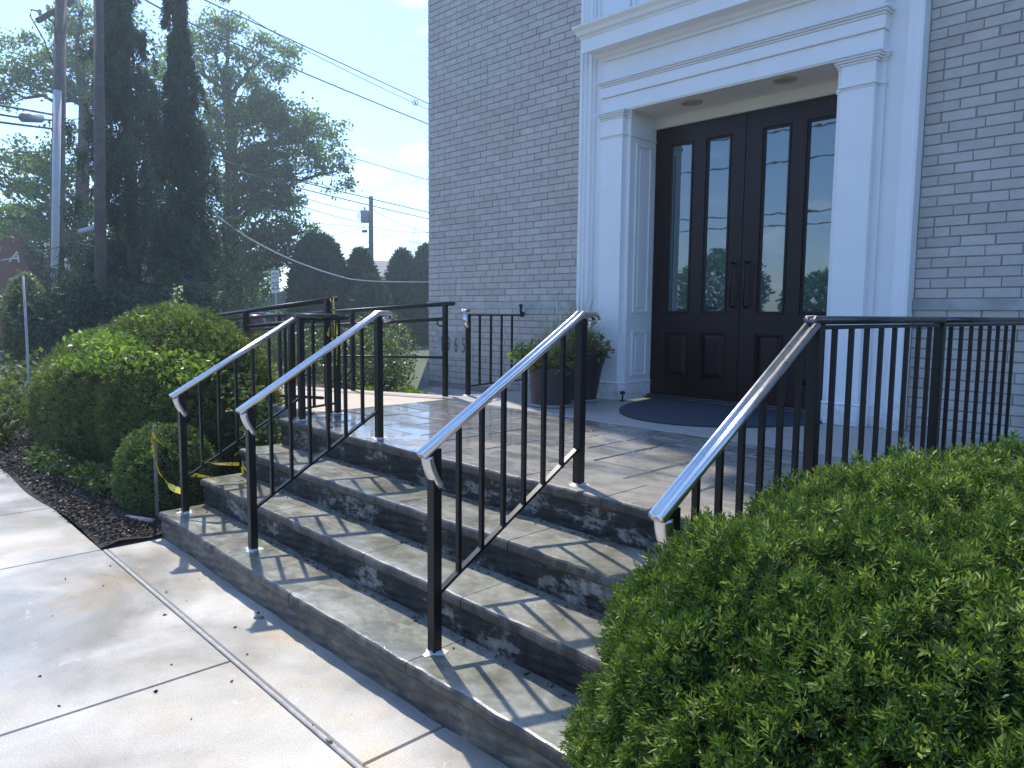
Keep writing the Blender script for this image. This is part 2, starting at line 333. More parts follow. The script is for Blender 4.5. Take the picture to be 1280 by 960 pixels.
# ------------------------------------------------------------------ object helpers
def tag(o, label=None, cat=None, group=None, kind=None):
    if label: o['label'] = label
    if cat: o['category'] = cat
    if group: o['group'] = group
    if kind: o['kind'] = kind
    return o
def empty(name, loc, label, cat, group=None):
    o = bpy.data.objects.new(name, None); COL.objects.link(o); o.location = loc; o.empty_display_size = .1
    return tag(o, label, cat, group)
def link(name, me, mat, parent=None, kind=None, label=None):
    o = bpy.data.objects.new(name, me); COL.objects.link(o)
    if mat is not None and not me.materials:
        for k in (mat if isinstance(mat, (list, tuple)) else [mat]): me.materials.append(k)
    if parent is not None:
        o.parent = parent
        b = Vector((0, 0, 0)); p = parent
        while p is not None: b += p.location; p = p.parent
        o.location = -b          # meshes are written in world coordinates; parents carry no rotation
    if kind: o['kind'] = kind
    if label: o['label'] = label
    return o
class MB:
    def __init__(s): s.v = []; s.f = []; s.mi = []; s.sm = []
    def add(s, vs, fs, mi=0, smooth=False):
        o = len(s.v); s.v += [tuple(map(float, p)) for p in vs]
        s.f += [tuple(i+o for i in f) for f in fs]; s.mi += [mi]*len(fs); s.sm += [smooth]*len(fs)
    def box(s, x0, x1, y0, y1, z0, z1, mi=0, c=0, rot=0, piv=None):
        """box with optional chamfer c on every edge"""
        if c <= 0:
            vs = [(x, y, z) for z in (z0, z1) for y in (y0, y1) for x in (x0, x1)]
            fs = [(0, 2, 3, 1), (4, 5, 7, 6), (0, 1, 5, 4), (2, 6, 7, 3), (0, 4, 6, 2), (1, 3, 7, 5)]
        else:
            vs = []; X = (x0, x1); Y = (y0, y1); Z = (z0, z1); idx = {}
            for i in (0, 1):
                for j in (0, 1):
                    for k in (0, 1):
                        sx, sy, sz = (c if i == 0 else -c), (c if j == 0 else -c), (c if k == 0 else -c)
                        for a, p in enumerate(((X[i], Y[j]+sy, Z[k]+sz), (X[i]+sx, Y[j], Z[k]+sz), (X[i]+sx, Y[j]+sy, Z[k]))):
                            idx[i, j, k, a] = len(vs); vs.append(p)
            g = lambda *t: idx[t]
            fs = []
            for i in (0, 1): fs.append((g(i,0,0,0), g(i,1,0,0), g(i,1,1,0), g(i,0,1,0)))
            for j in (0, 1): fs.append((g(0,j,0,1), g(1,j,0,1), g(1,j,1,1), g(0,j,1,1)))
            for k in (0, 1): fs.append((g(0,0,k,2), g(1,0,k,2), g(1,1,k,2), g(0,1,k,2)))
            for j in (0, 1):
                for k in (0, 1): fs.append((g(0,j,k,1), g(1,j,k,1), g(1,j,k,2), g(0,j,k,2)))
            for i in (0, 1):
                for k in (0, 1): fs.append((g(i,0,k,0), g(i,1,k,0), g(i,1,k,2), g(i,0,k,2)))
                for j in (0, 1): fs.append((g(i,j,0,0), g(i,j,1,0), g(i,j,1,1), g(i,j,0,1)))
                for j in (0, 1):
                    for k in (0, 1): fs.append((g(i,j,k,0), g(i,j,k,1), g(i,j,k,2)))
        if rot:
            px, py = piv if piv else ((x0+x1)/2, (y0+y1)/2); a, b = math.cos(rot), math.sin(rot)
            vs = [(px+(x-px)*a-(y-py)*b, py+(x-px)*b+(y-py)*a, z) for x, y, z in vs]
        s.add(vs, fs, mi)
    def sweep(s, path, prof, mi=0, up=(0, 0, 1), closed=True, caps=True, smooth=True):
        """sweep a 2-D profile (side, up) along path; frame kept upright"""
        P = [Vector(p) for p in path]; n = len(P); m = len(prof); up = Vector(up); vs = []
        for i, p in enumerate(P):
            t0 = (P[i]-P[i-1]).normalized() if i else None
            t1 = (P[i+1]-P[i]).normalized() if i < n-1 else None
            t = (t0+t1).normalized() if t0 and t1 else (t0 or t1)
            k = 1.0
            if t0 and t1: k = 1/max(.5, t.dot(t0))
            r = t.cross(up)
            if r.length < 1e-3: r = Vector((1, 0, 0))
            r.normalize(); u = r.cross(t).normalized()
            for a, b in prof: vs.append(p+r*a+u*(b*k))
        fs = []
        for i in range(n-1):
            for j in range(m if closed else m-1):
                a = i*m+j; b = i*m+(j+1) % m
                fs.append((a, b, b+m, a+m))
        if caps: fs.append(tuple(range(m-1, -1, -1))); fs.append(tuple((n-1)*m+j for j in range(m)))
        s.add(vs, fs, mi, smooth)
    def tube(s, path, r, n=8, mi=0, smooth=True):
        rs = r if isinstance(r, (list, tuple)) else [r]*len(path)
        P = [Vector(p) for p in path]; vs = []; up = Vector((0, 0, 1))
        for i, p in enumerate(P):
            t = (P[min(i+1, len(P)-1)]-P[max(i-1, 0)]).normalized()
            a = t.cross(up if abs(t.z) < .95 else Vector((1, 0, 0))).normalized(); b = t.cross(a)
            for j in range(n):
                q = 2*PI*j/n; vs.append(p+(a*math.cos(q)+b*math.sin(q))*rs[i])
        fs = [(i*n+j, i*n+(j+1) % n, (i+1)*n+(j+1) % n, (i+1)*n+j) for i in range(len(P)-1) for j in range(n)]
        fs += [tuple(range(n-1, -1, -1)), tuple((len(P)-1)*n+j for j in range(n))]
        s.add(vs, fs, mi, smooth)
    def lathe(s, c, prof, n=28, mi=0, a0=0, a1=2*PI):
        full = abs(a1-a0-2*PI) < 1e-6; m = n if full else n+1
        vs = [(c[0]+r*math.cos(a0+(a1-a0)*j/n), c[1]+r*math.sin(a0+(a1-a0)*j/n), c[2]+z) for r, z in prof for j in range(m)]
        fs = [(i*m+j, i*m+(j+1) % m, (i+1)*m+(j+1) % m, (i+1)*m+j) for i in range(len(prof)-1) for j in range(n)]
        s.add(vs, fs, mi, True)
    def poly(s, pts, z0, z1, mi=0):
        n = len(pts)
        s.add([(x, y, z) for z in (z0, z1) for x, y in pts],
              [tuple(range(n-1, -1, -1)), tuple(range(n, 2*n))]+[(i, (i+1) % n, n+(i+1) % n, n+i) for i in range(n)], mi)
    def mesh(s, name):
        me = bpy.data.meshes.new(name); me.from_pydata(s.v, [], s.f)
        me.polygons.foreach_set('material_index', s.mi); me.polygons.foreach_set('use_smooth', s.sm)
        me.validate(); me.update(); return me
    def build(s, name, mat, parent=None, **k):
        return link(name, s.mesh(name), mat, parent, **k)
def fix_normals(o):
    import bmesh
    b = bmesh.new(); b.from_mesh(o.data); bmesh.ops.recalc_face_normals(b, faces=b.faces); b.to_mesh(o.data); b.free()
def quads(name, V, T=None, npf=4, mat=None, parent=None, **k):
    """mesh from an (N,npf,3) array of loose faces, with a per-vertex tint"""
    N = len(V); me = bpy.data.meshes.new(name)
    me.vertices.add(N*npf); me.vertices.foreach_set('co', V.reshape(-1).astype(np.float32))
    me.loops.add(N*npf); me.loops.foreach_set('vertex_index', np.arange(N*npf, dtype=np.int32))
    me.polygons.add(N); me.polygons.foreach_set('loop_start', np.arange(0, N*npf, npf, dtype=np.int32))
    me.polygons.foreach_set('loop_total', np.full(N, npf, dtype=np.int32))
    if T is not None:
        a = me.attributes.new('tint', 'FLOAT', 'POINT'); a.data.foreach_set('value', np.repeat(T, npf).astype(np.float32))
    me.update(calc_edges=True)
    return link(name, me, mat, parent, **k)
def unit(a): return a/np.maximum(np.linalg.norm(a, axis=-1, keepdims=True), 1e-9)
def leaves(P, D, length, width, T, sc=None, fold=0, **k):
    """pointed leaves rooted at P, pointing along D"""
    N = len(P); D = unit(D); s = sc if sc is not None else rng.uniform(.7, 1.3, N)
    A = unit(np.cross(D, unit(rng.normal(size=(N, 3)))))
    Lg = (length*s)[:, None]; Wd = (width*s)[:, None]
    nrm = np.cross(D, A)
    V = np.stack([P, P+D*Lg*.45+A*Wd*.5+nrm*Wd*fold, P+D*Lg, P+D*Lg*.45-A*Wd*.5+nrm*Wd*fold], 1)
    return V
# ------------------------------------------------------------------ plant builders
def lump(P, seed, s):
    """cheap smooth pseudo-noise in [-1,1]"""
    r = np.random.default_rng(seed); out = np.zeros(len(P))
    for i in range(6):
        k = r.normal(size=3)*s*(1+.5*i); ph = r.uniform(0, 6.28); out += np.sin(P@k+ph)/(1+.4*i)
    return out/2.6
FL = .022
def dome_points(N, c, r, p=2.6, zmin=-.95, lumps=.05, ls=5, seed=1):
    d = unit(rng.normal(size=(N*2, 3))*[1, 1, 1]); d = d[d[:, 2] > zmin][:N]
    k = 1/np.sum(np.abs(d)**p, 1)**(1/p)
    S = d*k[:, None]; nrm = unit(np.sign(S)*np.abs(S)**(p-1)/np.array(r))
    P = np.array(c)+S*np.array(r)
    fine = lump(P, seed+50, 22)+.6*lump(P, seed+51, 52)
    P = P+nrm*(lump(P, seed, ls)*lumps+fine*FL*min(1, min(r)*1.4))[:, None]
    return P, nrm
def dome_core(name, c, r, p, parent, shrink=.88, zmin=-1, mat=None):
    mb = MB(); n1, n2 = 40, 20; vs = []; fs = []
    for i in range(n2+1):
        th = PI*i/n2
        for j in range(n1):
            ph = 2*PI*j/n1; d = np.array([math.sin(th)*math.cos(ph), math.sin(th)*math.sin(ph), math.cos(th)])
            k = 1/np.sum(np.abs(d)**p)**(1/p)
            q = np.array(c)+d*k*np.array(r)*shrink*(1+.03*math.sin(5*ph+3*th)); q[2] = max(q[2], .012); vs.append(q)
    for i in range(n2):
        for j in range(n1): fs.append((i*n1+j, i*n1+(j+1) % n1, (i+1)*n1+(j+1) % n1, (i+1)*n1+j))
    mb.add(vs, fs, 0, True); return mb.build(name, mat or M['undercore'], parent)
def sprig_cloud(P, nrm, nl, needle, width, stem, spread=.55, upbias=.4, tint=None):
    """every point carries a shoot of nl needles in a loose spiral"""
    N = len(P); D = unit(nrm*.8+np.array([0, 0, upbias])+rng.normal(size=(N, 3))*spread)
    a = unit(np.cross(D, unit(rng.normal(size=(N, 3))))); b = np.cross(D, a)
    st = stem*rng.uniform(.6, 1.5, N)
    t = tint if tint is not None else np.clip(rng.normal(.45, .18, N), 0, .93)
    Vs = []; Ts = []
    for i in range(nl):
        u = (i+.5)/nl; ph = i*2.4+rng.uniform(0, .6, N)
        side = a*np.cos(ph)[:, None]+b*np.sin(ph)[:, None]
        root = P+D*(st*(u-.25))[:, None]
        dirn = side*(1-.45*u)+D*(.45+.6*u)
        V = leaves(root, dirn, needle*(1.05-.35*u), width, None)
        Vs.append(V); Ts.append(np.where(t > .98, 1, np.clip(t+rng.normal(0, .05, N)+.16*u-.08, 0, .93)))
    return np.concatenate(Vs), np.concatenate(Ts)
def branch_tube(mb, a, b, r0, r1, sag=0, n=6, seg=5, wig=.04):
    a = Vector(a); b = Vector(b); Ln = (b-a).length; pts = []; rr = []
    for i in range(seg+1):
        t = i/seg; p = a.lerp(b, t); p.z += sag*math.sin(PI*t)*Ln
        if 0 < i < seg: p += Vector((random.uniform(-1, 1), random.uniform(-1, 1), random.uniform(-1, 1)))*wig*Ln
        pts.append(p); rr.append(r0+(r1-r0)*t)
    mb.tube(pts, rr, n); return pts
def tree(name, base, trunk_top, blobs, mat, label, cat, group, nper, lsize, r0=.35, holes=.3, seed=3):
    """blobs: list of (centre, radii). limbs run from the trunk into every blob and fork there"""
    t = empty(name, base, label, cat, group); mb = MB()
    pts = branch_tube(mb, base, trunk_top, r0, r0*.45, 0, 10, 8, .012)
    Vs = []; Ts = []
    for bi, (c, r) in enumerate(blobs):
        c = np.array(c); k = min(range(len(pts)), key=lambda i: abs(pts[i].z-(c[2]-1.2*r[2]))+.3*(pts[i]-Vector(c)).length)
        k = max(k, 2); sub = branch_tube(mb, pts[k], c, r0*.28, r0*.09, .05, 6, 6, .05)
        nsub = 9; tips = []
        for j in range(nsub):
            d = unit(rng.normal(size=3)); e = c+d*np.array(r)*rng.uniform(.45, .95)
            tw = branch_tube(mb, sub[random.randint(3, 6)], e, r0*.07, r0*.02, .04, 4, 4, .08)
            tips.append(e)
        # leaf clumps
        ncl = max(10, int(nper*r[0]*r[2]/6.5)); 
        d = unit(rng.normal(size=(ncl, 3))); rad = rng.uniform(.15, 1, ncl)**.45
        cc = c+d*rad[:, None]*np.array(r)
        keep = lump(cc, seed+bi*7, 1.6/max(r[0], 1e-3)) > -holes
        cc = cc[keep]
        for q in cc:
            n = int(rng.uniform(34, 80)); cr_ = rng.uniform(.25, .55)*max(.55, min(1.2, r[0]*.35))
            P = q+rng.normal(size=(n, 3))*np.array([cr_, cr_, cr_*.6])
            D = unit(rng.normal(size=(n, 3))+[0, 0, -.4])
            Vs.append(leaves(P, D, lsize, lsize*.6, None)); Ts.append(np.clip(rng.normal(rng.uniform(.3, .6), .12)+rng.normal(0, .10, n), 0, .93))
    mb.build('trunk', M['bark'], t)
    quads('crown', np.concatenate(Vs), np.concatenate(Ts), mat=mat, parent=t, kind=None)
    return t

# ================================================================== SETTING
ground = MB(); ground.add([(-400, -300, -.10), (300, -300, -.10), (300, 400, -.10), (-400, 400, -.10)], [(0, 1, 2, 3)])
tag(ground.build('ground', M['lawn']), kind='structure')
rd = MB(); rd.box(-300, 300, -15, -6.2, -.3, -.03); rd.box(-31, -24, -6, 300, -.3, -.034)
tag(rd.build('road', M['asphalt']), kind='structure')

# ---- sidewalk: slabs recessed-jointed on a filler bed
AL = -0.026
def rot(x, y):
    return (x*math.cos(AL)-y*math.sin(AL), x*math.sin(AL)+y*math.cos(AL))
sw = empty('sidewalk', (0, 0, 0), None, None); sw['kind'] = 'structure'
bed = MB(); bed.poly([(-9, -5.5), (6, -5.5), (6, .25), (-2.9, .25), (-2.9, -.29), (-9, -.24)], -.09, -.012)
bed.build('joint_bed', M['joint'], sw)
def slab(x0, x1, y0, y1, z=0.0):
    mb = MB(); g = .0035; c = .005
    a = [rot(x0+g, y0+g), rot(x1-g, y0+g), rot(x1-g, y1-g), rot(x0+g, y1-g)]
    b = [rot(x0+g+c, y0+g+c), rot(x1-g-c, y0+g+c), rot(x1-g-c, y1-g-c), rot(x0+g+c, y1-g-c)]
    mb.add([(*p, -.08) for p in a]+[(*p, z-.006) for p in a]+[(*p, z) for p in b],
           [(3, 2, 1, 0), (0, 1, 5, 4), (1, 2, 6, 5), (2, 3, 7, 6), (3, 0, 4, 7), (4, 5, 9, 8), (5, 6, 10, 9), (6, 7, 11, 10), (7, 4, 8, 11), (8, 9, 10, 11)])
    mb.build('slab', M['concrete'], sw)
xs = [-8.7, -7.4, -6.05, -4.62, -4.08+.0, -2.77, -.80, 1.18, 3.1, 5.0]
xs = [-8.7, -7.3, -5.7, -4.09, -2.77, -.80, 1.18, 3.1, 5.0]
for i in range(len(xs)-1):
    for y0, y1 in ((-1.62, -.347), (-2.9, -1.62), (-4.2, -2.9)):
        if i < 4 and y1 > -1: 
            slab(xs[i], xs[i+1], y0, y1, 0)
        else: slab(xs[i], xs[i+1], y0, y1, 0)
slab(-2.77, .2, -.325, .06); slab(.2, 3.0, -.325, .06)
# the raised, grey mortar bead along the long joint
jb = MB(); jb.sweep([(*rot(x, -.336), -.004) for x in np.linspace(-2.76, 3, 30)], [(-.011, -.01), (-.007, .005), (.007, .004), (.011, -.01)])
jb.build('mortar_bead', M['bead'], sw)

# ---- mulch bed left of the steps
mu = MB(); P = []
nx, ny = 60, 34
for j in range(ny):
    for i in range(nx):
        x = -9+ i*(6.195/(nx-1)); y = -.262+j*(3.1/(ny-1)); y += (.02*math.sin(3*x) if j == 0 else 0)
        P.append((x, y, (.004 if j == 0 else .03+.02*math.sin(7*x+3*y)*math.cos(9*y)+random.uniform(-.008, .008))))
mu.add(P, [(j*nx+i, j*nx+i+1, (j+1)*nx+i+1, (j+1)*nx+i) for j in range(ny-1) for i in range(nx-1)], 0, True)
tag(mu.build('mulch_bed', M['mulch']), kind='structure')
N = 9000; Pm = np.stack([rng.uniform(-7, -2.85, N), -.245+np.abs(rng.normal(0, .30, N)), np.full(N, .03)+rng.uniform(0, .02, N)], 1)
Dm = unit(rng.normal(size=(N, 3))*[1, 1, .25])
V = leaves(Pm, Dm, .035, .014, None)
M['chips'] = leaf_mat('mulch_chips', (.01, .008, .006), (.05, .035, .026), (.17, .13, .10), (.32, .30, .27), 0, .8)
tag(quads('bark_chips', V, rng.uniform(0, 1, N), mat=M['chips']), 'loose dark bark chips scattered over the planting bed', 'mulch', kind='stuff')

# ================================================================== ENTRANCE STEPS
Z = [.17, .34, .51, .6965]
E1 = [(-2.785, .067), (-2.21, .055), (-1.63, .026), (-.645, .002), (0, -.007), (.42, -.008), (.79, -.012), (1.35, -.03)]
E2 = [(-2.84, .362), (-2.02, .333), (-.95, .300), (-.02, .280), (.641, .260), (1.35, .24)]
E3 = [(-2.83, .64), (-2.48, .622), (-1.66, .588), (-.04, .566), (.646, .534), (1.35, .515)]
E4 = [(-2.86, .955), (-1.46, .915), (-.043, .882), (.488, .866), (1.35, .845)]
def edge(E, x): return float(np.interp(x, [p[0] for p in E], [p[1] for p in E]))
steps = empty('entrance_steps', (-.8, .4, 0), 'four worn bluestone steps with black peeling risers below the landing', 'steps')
LX = [-2.80, -2.83, -2.84, -2.86]
def tread_slab(E, Eb, z, x0, x1, back, mat_top, th=.052):
    n = max(3, int((x1-x0)/.045)); xsn = np.linspace(x0+.002, x1-.002, n)
    prof = [(0.020, -th), (.006, -th+.004), (0.0, -th+.014), (-.0015, -.02), (.0015, -.009), (.008, -.002), (.018, 0)]
    mb = MB(); vs = []; m = len(prof)+2
    for i, x in enumerate(xsn):
        y = edge(E, x)+.0022*math.sin(x*23)+.0018*math.sin(x*61+2)+random.uniform(-.0022, .0022); zz = .0014*math.sin(x*9+z*30)+random.uniform(-.0008, .0008)
        yb = edge(Eb, x)+back
        vs += [(x, y+dy, z+dz+zz) for dy, dz in prof]+[(x, yb, z+zz), (x, yb, z-th)]
    fs = []; mi = []
    for i in range(n-1):
        for j in range(m):
            a = i*m+j; b = i*m+(j+1) % m; fs.append((a, a+m, b+m, b)); mi.append(1 if j < 5 else 0)
    fs += [tuple(range(m)), tuple((n-1)*m+j for j in range(m-1, -1, -1))]; mi += [1, 1]
    o = len(mb.v); mb.v += vs; mb.f += fs; mb.mi += mi; mb.sm += [False]*len(fs)
    return mb.build('tread_slab', [mat_top, M['nosing']], steps)
cuts = [[-2.80, -1.63, -.94, -.008, .93, 1.33], [-2.83, -1.72, -.75, -.02, .9, 1.33], [-2.84, -1.69, -.86, -.038, .95, 1.33]]
for k, (E, Eb, cu) in enumerate(((E1, E2, cuts[0]), (E2, E3, cuts[1]), (E3, E4, cuts[2]))):
    for a, b in zip(cu[:-1], cu[1:]): tread_slab(E, Eb, Z[k], a, b, .05, M['tread'])
def riser(E, z0, z1, x0, x1, mat, setb=.016):
    xsn = np.linspace(x0, x1, 60); vs = []; fs = []; rows = 7
    for i, x in enumerate(xsn):
        for j in range(rows):
            t = j/(rows-1); vs.append((x, edge(E, x)+setb+.005*math.sin(x*17+j*2.1)*math.sin(x*5.3+j), z0+(z1-z0)*t))
        vs.append((x, edge(E, x)+.3, z1)); vs.append((x, edge(E, x)+.3, z0))
    m = rows+2
    for i in range(len(xsn)-1):
        for j in range(m): a = i*m+j; b = i*m+(j+1) % m; fs.append((a, a+m, b+m, b))
    fs += [tuple(range(m)), tuple((len(xsn)-1)*m+j for j in range(m-1, -1, -1))]
    mb = MB(); mb.add(vs, fs); return mb.build('riser', mat, steps)
riser(E1, -.02, .121, -2.79, 1.34, M['riser1']); riser(E2, .171, .291, -2.82, 1.34, M['riser'])
riser(E3, .341, .461, -2.83, 1.34, M['riser']); riser(E4, .511, .644, -2.85, 1.34, M['riser'])
# landing edge coping
capcuts = [-2.86, -1.95, -1.02, -.30, .224, .80, 1.33]
capE = [(x, y+.36) for x, y in E4]
for a, b in zip(capcuts[:-1], capcuts[1:]): tread_slab(E4, E4, .6965, a, b, .36, M['paver'], .055)

# ================================================================== LANDING
land = empty('landing', (-.8, 2.4, .69), None, None); land['kind'] = 'structure'
lb = MB(); lb.poly([(-2.87, 1.20), (1.34, 1.14), (1.34, 3.89), (-3.12, 3.89), (-3.12, 3.02), (-2.98, 2.98), (-2.98, 1.30)], .02, .679)
lb.build('landing_base', M['grout'], land)
# random ashlar pavers
occ = {}
gx0, gy0, g = -2.96, 1.235, .1265
GX, GY = 33, 11
sizes = [(3, 2), (2, 2), (4, 2), (2, 3), (2, 1), (1, 1), (3, 1), (1, 2), (2, 1), (3, 2)]
random.seed(11)
for j in range(GY):
    for i in range(GX):
        if (i, j) in occ: continue
        opts = sizes[:]; random.shuffle(opts); opts.sort(key=lambda s: -(s[0]*s[1]+random.uniform(0, 6)))
        for w, h in opts:
            if i+w <= GX and j+h <= GY and all((i+a, j+b) not in occ for a in range(w) for b in range(h)): break
        for a in range(w):
            for b in range(h): occ[i+a, j+b] = 1
        gg = .0055; x0, x1 = gx0+i*g+gg, gx0+(i+w)*g-gg; y0, y1 = gy0+j*g+gg, gy0+(j+h)*g-gg
        jj = lambda: random.uniform(-.005, .005)
        y0s = y0-.005*(x0); 
        c4 = [(x0+jj(), y0+jj()-.026*x0-.02), (x1+jj(), y0+jj()-.026*x1-.02), (x1+jj(), y1+jj()-.026*x1-.02), (x0+jj(), y1+jj()-.026*x0-.02)]
        cx = sum(p[0] for p in c4)/4; cy = sum(p[1] for p in c4)/4; zt = .6965+random.uniform(-.002, .002)
        mb = MB(); ins = lambda p, d: (p[0]+(cx-p[0])*d, p[1]+(cy-p[1])*d)
        d = .045; tz = [zt+random.uniform(-.0015, .0015) for _ in range(4)]
        mb.add([(*p, .66) for p in c4]+[(*p, t-.009) for p, t in zip(c4, tz)]+[(*ins(p, d), t) for p, t in zip(c4, tz)],
               [(0, 1, 5, 4), (1, 2, 6, 5), (2, 3, 7, 6), (3, 0, 4, 7), (4, 5, 9, 8), (5, 6, 10, 9), (6, 7, 11, 10), (7, 4, 8, 11), (8, 9, 10, 11)])
        mb.build('paver', M['paver'], land)
ap = MB(); ya = gy0+GY*g
ap.add([(-3.10, ya+.07, .69), (1.33, ya-.045, .69), (1.33, 3.885, .69), (-3.10, 3.885, .69)]+[(-3.09, ya+.075, .698), (1.32, ya-.04, .698), (1.32, 3.88, .698), (-3.09, 3.88, .698)],
       [(0, 1, 5, 4), (1, 2, 6, 5), (2, 3, 7, 6), (3, 0, 4, 7), (4, 5, 6, 7)])
ap.build('apron', M['apron'], land)
# ---- beige access ramp going down to the left
rp = MB(); x0, x1 = -2.985, -13.5; zr = .694; ze = .694-.047*(x0-x1)
rp.add([(x0, 1.29, 0), (x0, 2.98, 0), (x1, 2.98, -.05), (x1, 1.29, -.05), (x0, 1.29, zr), (x0, 2.98, zr), (x1, 2.98, ze), (x1, 1.29, ze)],
       [(3, 2, 1, 0), (4, 5, 6, 7), (0, 1, 5, 4), (1, 2, 6, 5), (2, 3, 7, 6), (3, 0, 4, 7)])
tag(rp.build('ramp', M['ramp']), kind='structure')
# soil on the building side of the ramp
sb = MB(); sb.box(-9, -3.13, 2.99, 3.83, -.09, .50); tag(sb.build('planting_bed', M['mulch']), kind='structure')

# ================================================================== BUILDING
FY = 3.909
bld = empty('brick_building', (-1, 8, 0), 'taupe painted brick building with a white classical door surround and dark double doors', 'building')
wall = MB()
BX0, BX1, BY1, BH = -4.80, 9.0, 16.0, 9.0
OX0, OX1, OZ = -2.36, .47, 5.4       # behind the white surround
wf = FY+.0035
# mortar plane of the facade as real thickness, with the opening left out
for (a, b, c, d) in ((BX0, OX0, .45, BH), (OX1, BX1, .45, BH), (OX0, OX1, OZ, BH)): wall.box(a, b, wf, wf+.30, c, d)
wall.box(BX0, BX0+.3, wf+.30, BY1, .45, BH); wall.box(BX1-.3, BX1, wf+.30, BY1, .45, BH); wall.box(BX0+.3, BX1-.3, BY1-.3, BY1, .45, BH)
wallo = wall.build('wall', M['mortar'], bld)
rf = MB(); rf.box(BX0-.25, BX1+.25, FY-.25, BY1+.25, BH, BH+.35); rf.build('roof', M['roof'], bld)
# bricks
CH = .0677; BL = .2032; zref = 1.8133-.0677*3          # top of the stone band
rows = []
for k in range(-60, 110):
    z0 = zref+k*CH
    if z0 < .60 or z0 > BH-.1: continue
    rows.append((k, z0+.004, z0+CH-.005))
proto = {}
def brick_mesh(w, tint):
    key = (round(w, 3), tint)
    if key in proto: return proto[key]
    mb = MB(); mb.box(0, w, 0, .02, 0, CH-.009, c=.0022)
    me = mb.mesh('brick'); at = me.attributes.new('tint', 'FLOAT', 'POINT'); at.data.foreach_set('value', np.full(len(me.vertices), tint, np.float32))
    me.materials.append(M['brick']); proto[key] = me; return me
cand = []
br = np.random.default_rng(5)
def course(xa, xb, k, z0, full=True):
    x = xa-(BL*.5 if k % 2 else 0)-(BL*.25 if (k % 11) == 5 else 0)+br.uniform(-.006, .006); half = 0
    while x < xb-.01:
        if half: w = BL*.5; half = 0
        elif br.uniform() < .035: w = BL*.5; half = 1
        else: w = BL
        w += br.uniform(-.003, .003)
        a, b = max(x, xa), min(x+w, xb)
        if b-a > .03: cand.append((a+.0035, b-.0035, z0+br.uniform(-.0008, .0008), br.uniform(0, 1)))
        x += w
def skip_band(z0): return abs(z0-(zref-.045)) < .075 and z0 < zref-.001
for k, z0, z1 in rows:
    if z0 > 6.6: continue
    if skip_band(z0): continue
    course(BX0-.0095, -2.405 if z0 < OZ+.2 else OX1, k, z0); course(.516, 3.6, k, z0)
def px_size(a, z):
    d = np.array([a, FY, z])-CAM; zz = d@_F
    if zz < .5: return -1
    u = 640+FPX*(d@_R)/zz; v = 480-FPX*(d@_U)/zz
    if not (-20 < u < 1300 and -20 < v < 980): return -1
    return FPX*.2*abs(_R[0])/zz
cand.sort(key=lambda c: -px_size(c[0]+.1, c[2]))
top, rest = cand[:300], cand[300:]
for a, b, z0, t in top:
    tt = round(t*4)/4; ww = round((b-a)*100)/100
    o = bpy.data.objects.new('brick', brick_mesh(min(ww, b-a+.002), tt)); COL.objects.link(o); o.parent = wallo
    o.location = (a, FY-.004+.003*(t-.5), z0)
mb = MB(); tints = []
for a, b, z0, t in rest:
    n0 = len(mb.v); dy = .003*(t-.5); mb.box(a, b, FY-.004+dy, FY+.012, z0, z0+CH-.009, c=.0022); tints += [t]*(len(mb.v)-n0)
# bricks of the left side wall
for k, z0, z1 in rows:
    if z0 > 6.6 or skip_band(z0): continue
    y = FY+.02-(BL*.5 if k % 2 else 0)
    while y < 8:
        n0 = len(mb.v); mb.box(BX0-.006, BX0+.01, max(y, FY+.02)+.0035, y+BL-.0035, z0, z0+CH-.009, c=.0022); tints += [random.random()]*(len(mb.v)-n0); y += BL
me = mb.mesh('brick_field'); at = me.attributes.new('tint', 'FLOAT', 'POINT'); at.data.foreach_set('value', np.array(tints, np.float32))
link('brick_field', me, M['brick'], wallo, kind='stuff')
# stone band, water table, foundation
sbm = MB()
for a, b, pr in ((.515, 3.6, .016), (BX0-.03, -2.41, .008)): sbm.box(a, b, FY-pr-.004, FY+.02, zref-.078, zref-.004, c=.003)
sbm.build('stone_band', M['stone_band'], bld)
fd = MB()
fd.add([(BX0-.14, FY-.13, .42), (-2.405, FY-.13, .42), (-2.405, FY-.115, .53), (BX0-.125, FY-.115, .53), (-2.405, FY-.006, .60), (BX0-.018, FY-.006, .60),
        (BX0-.14, 12, .42), (BX0-.125, 12, .53), (BX0-.018, 12, .60), (-2.405, FY+.02, .42), (-2.405, FY+.02, .60)],
       [(0, 1, 2, 3), (3, 2, 4, 5), (0, 3, 7, 6), (3, 5, 8, 7), (1, 9, 10, 4, 2)])
# flared corner strip
fd.add([(BX0-.018, FY-.006, .92), (BX0-.10, FY-.09, .60), (BX0-.13, FY-.11, .50), (BX0-.018, FY+.25, .92), (BX0-.16, FY+.25, .50), (BX0+.01, FY-.006, .60)],
       [(0, 1, 5), (0, 3, 4, 2, 1), (1, 2, 5)])
fd.build('foundation', M['foundation'], bld)
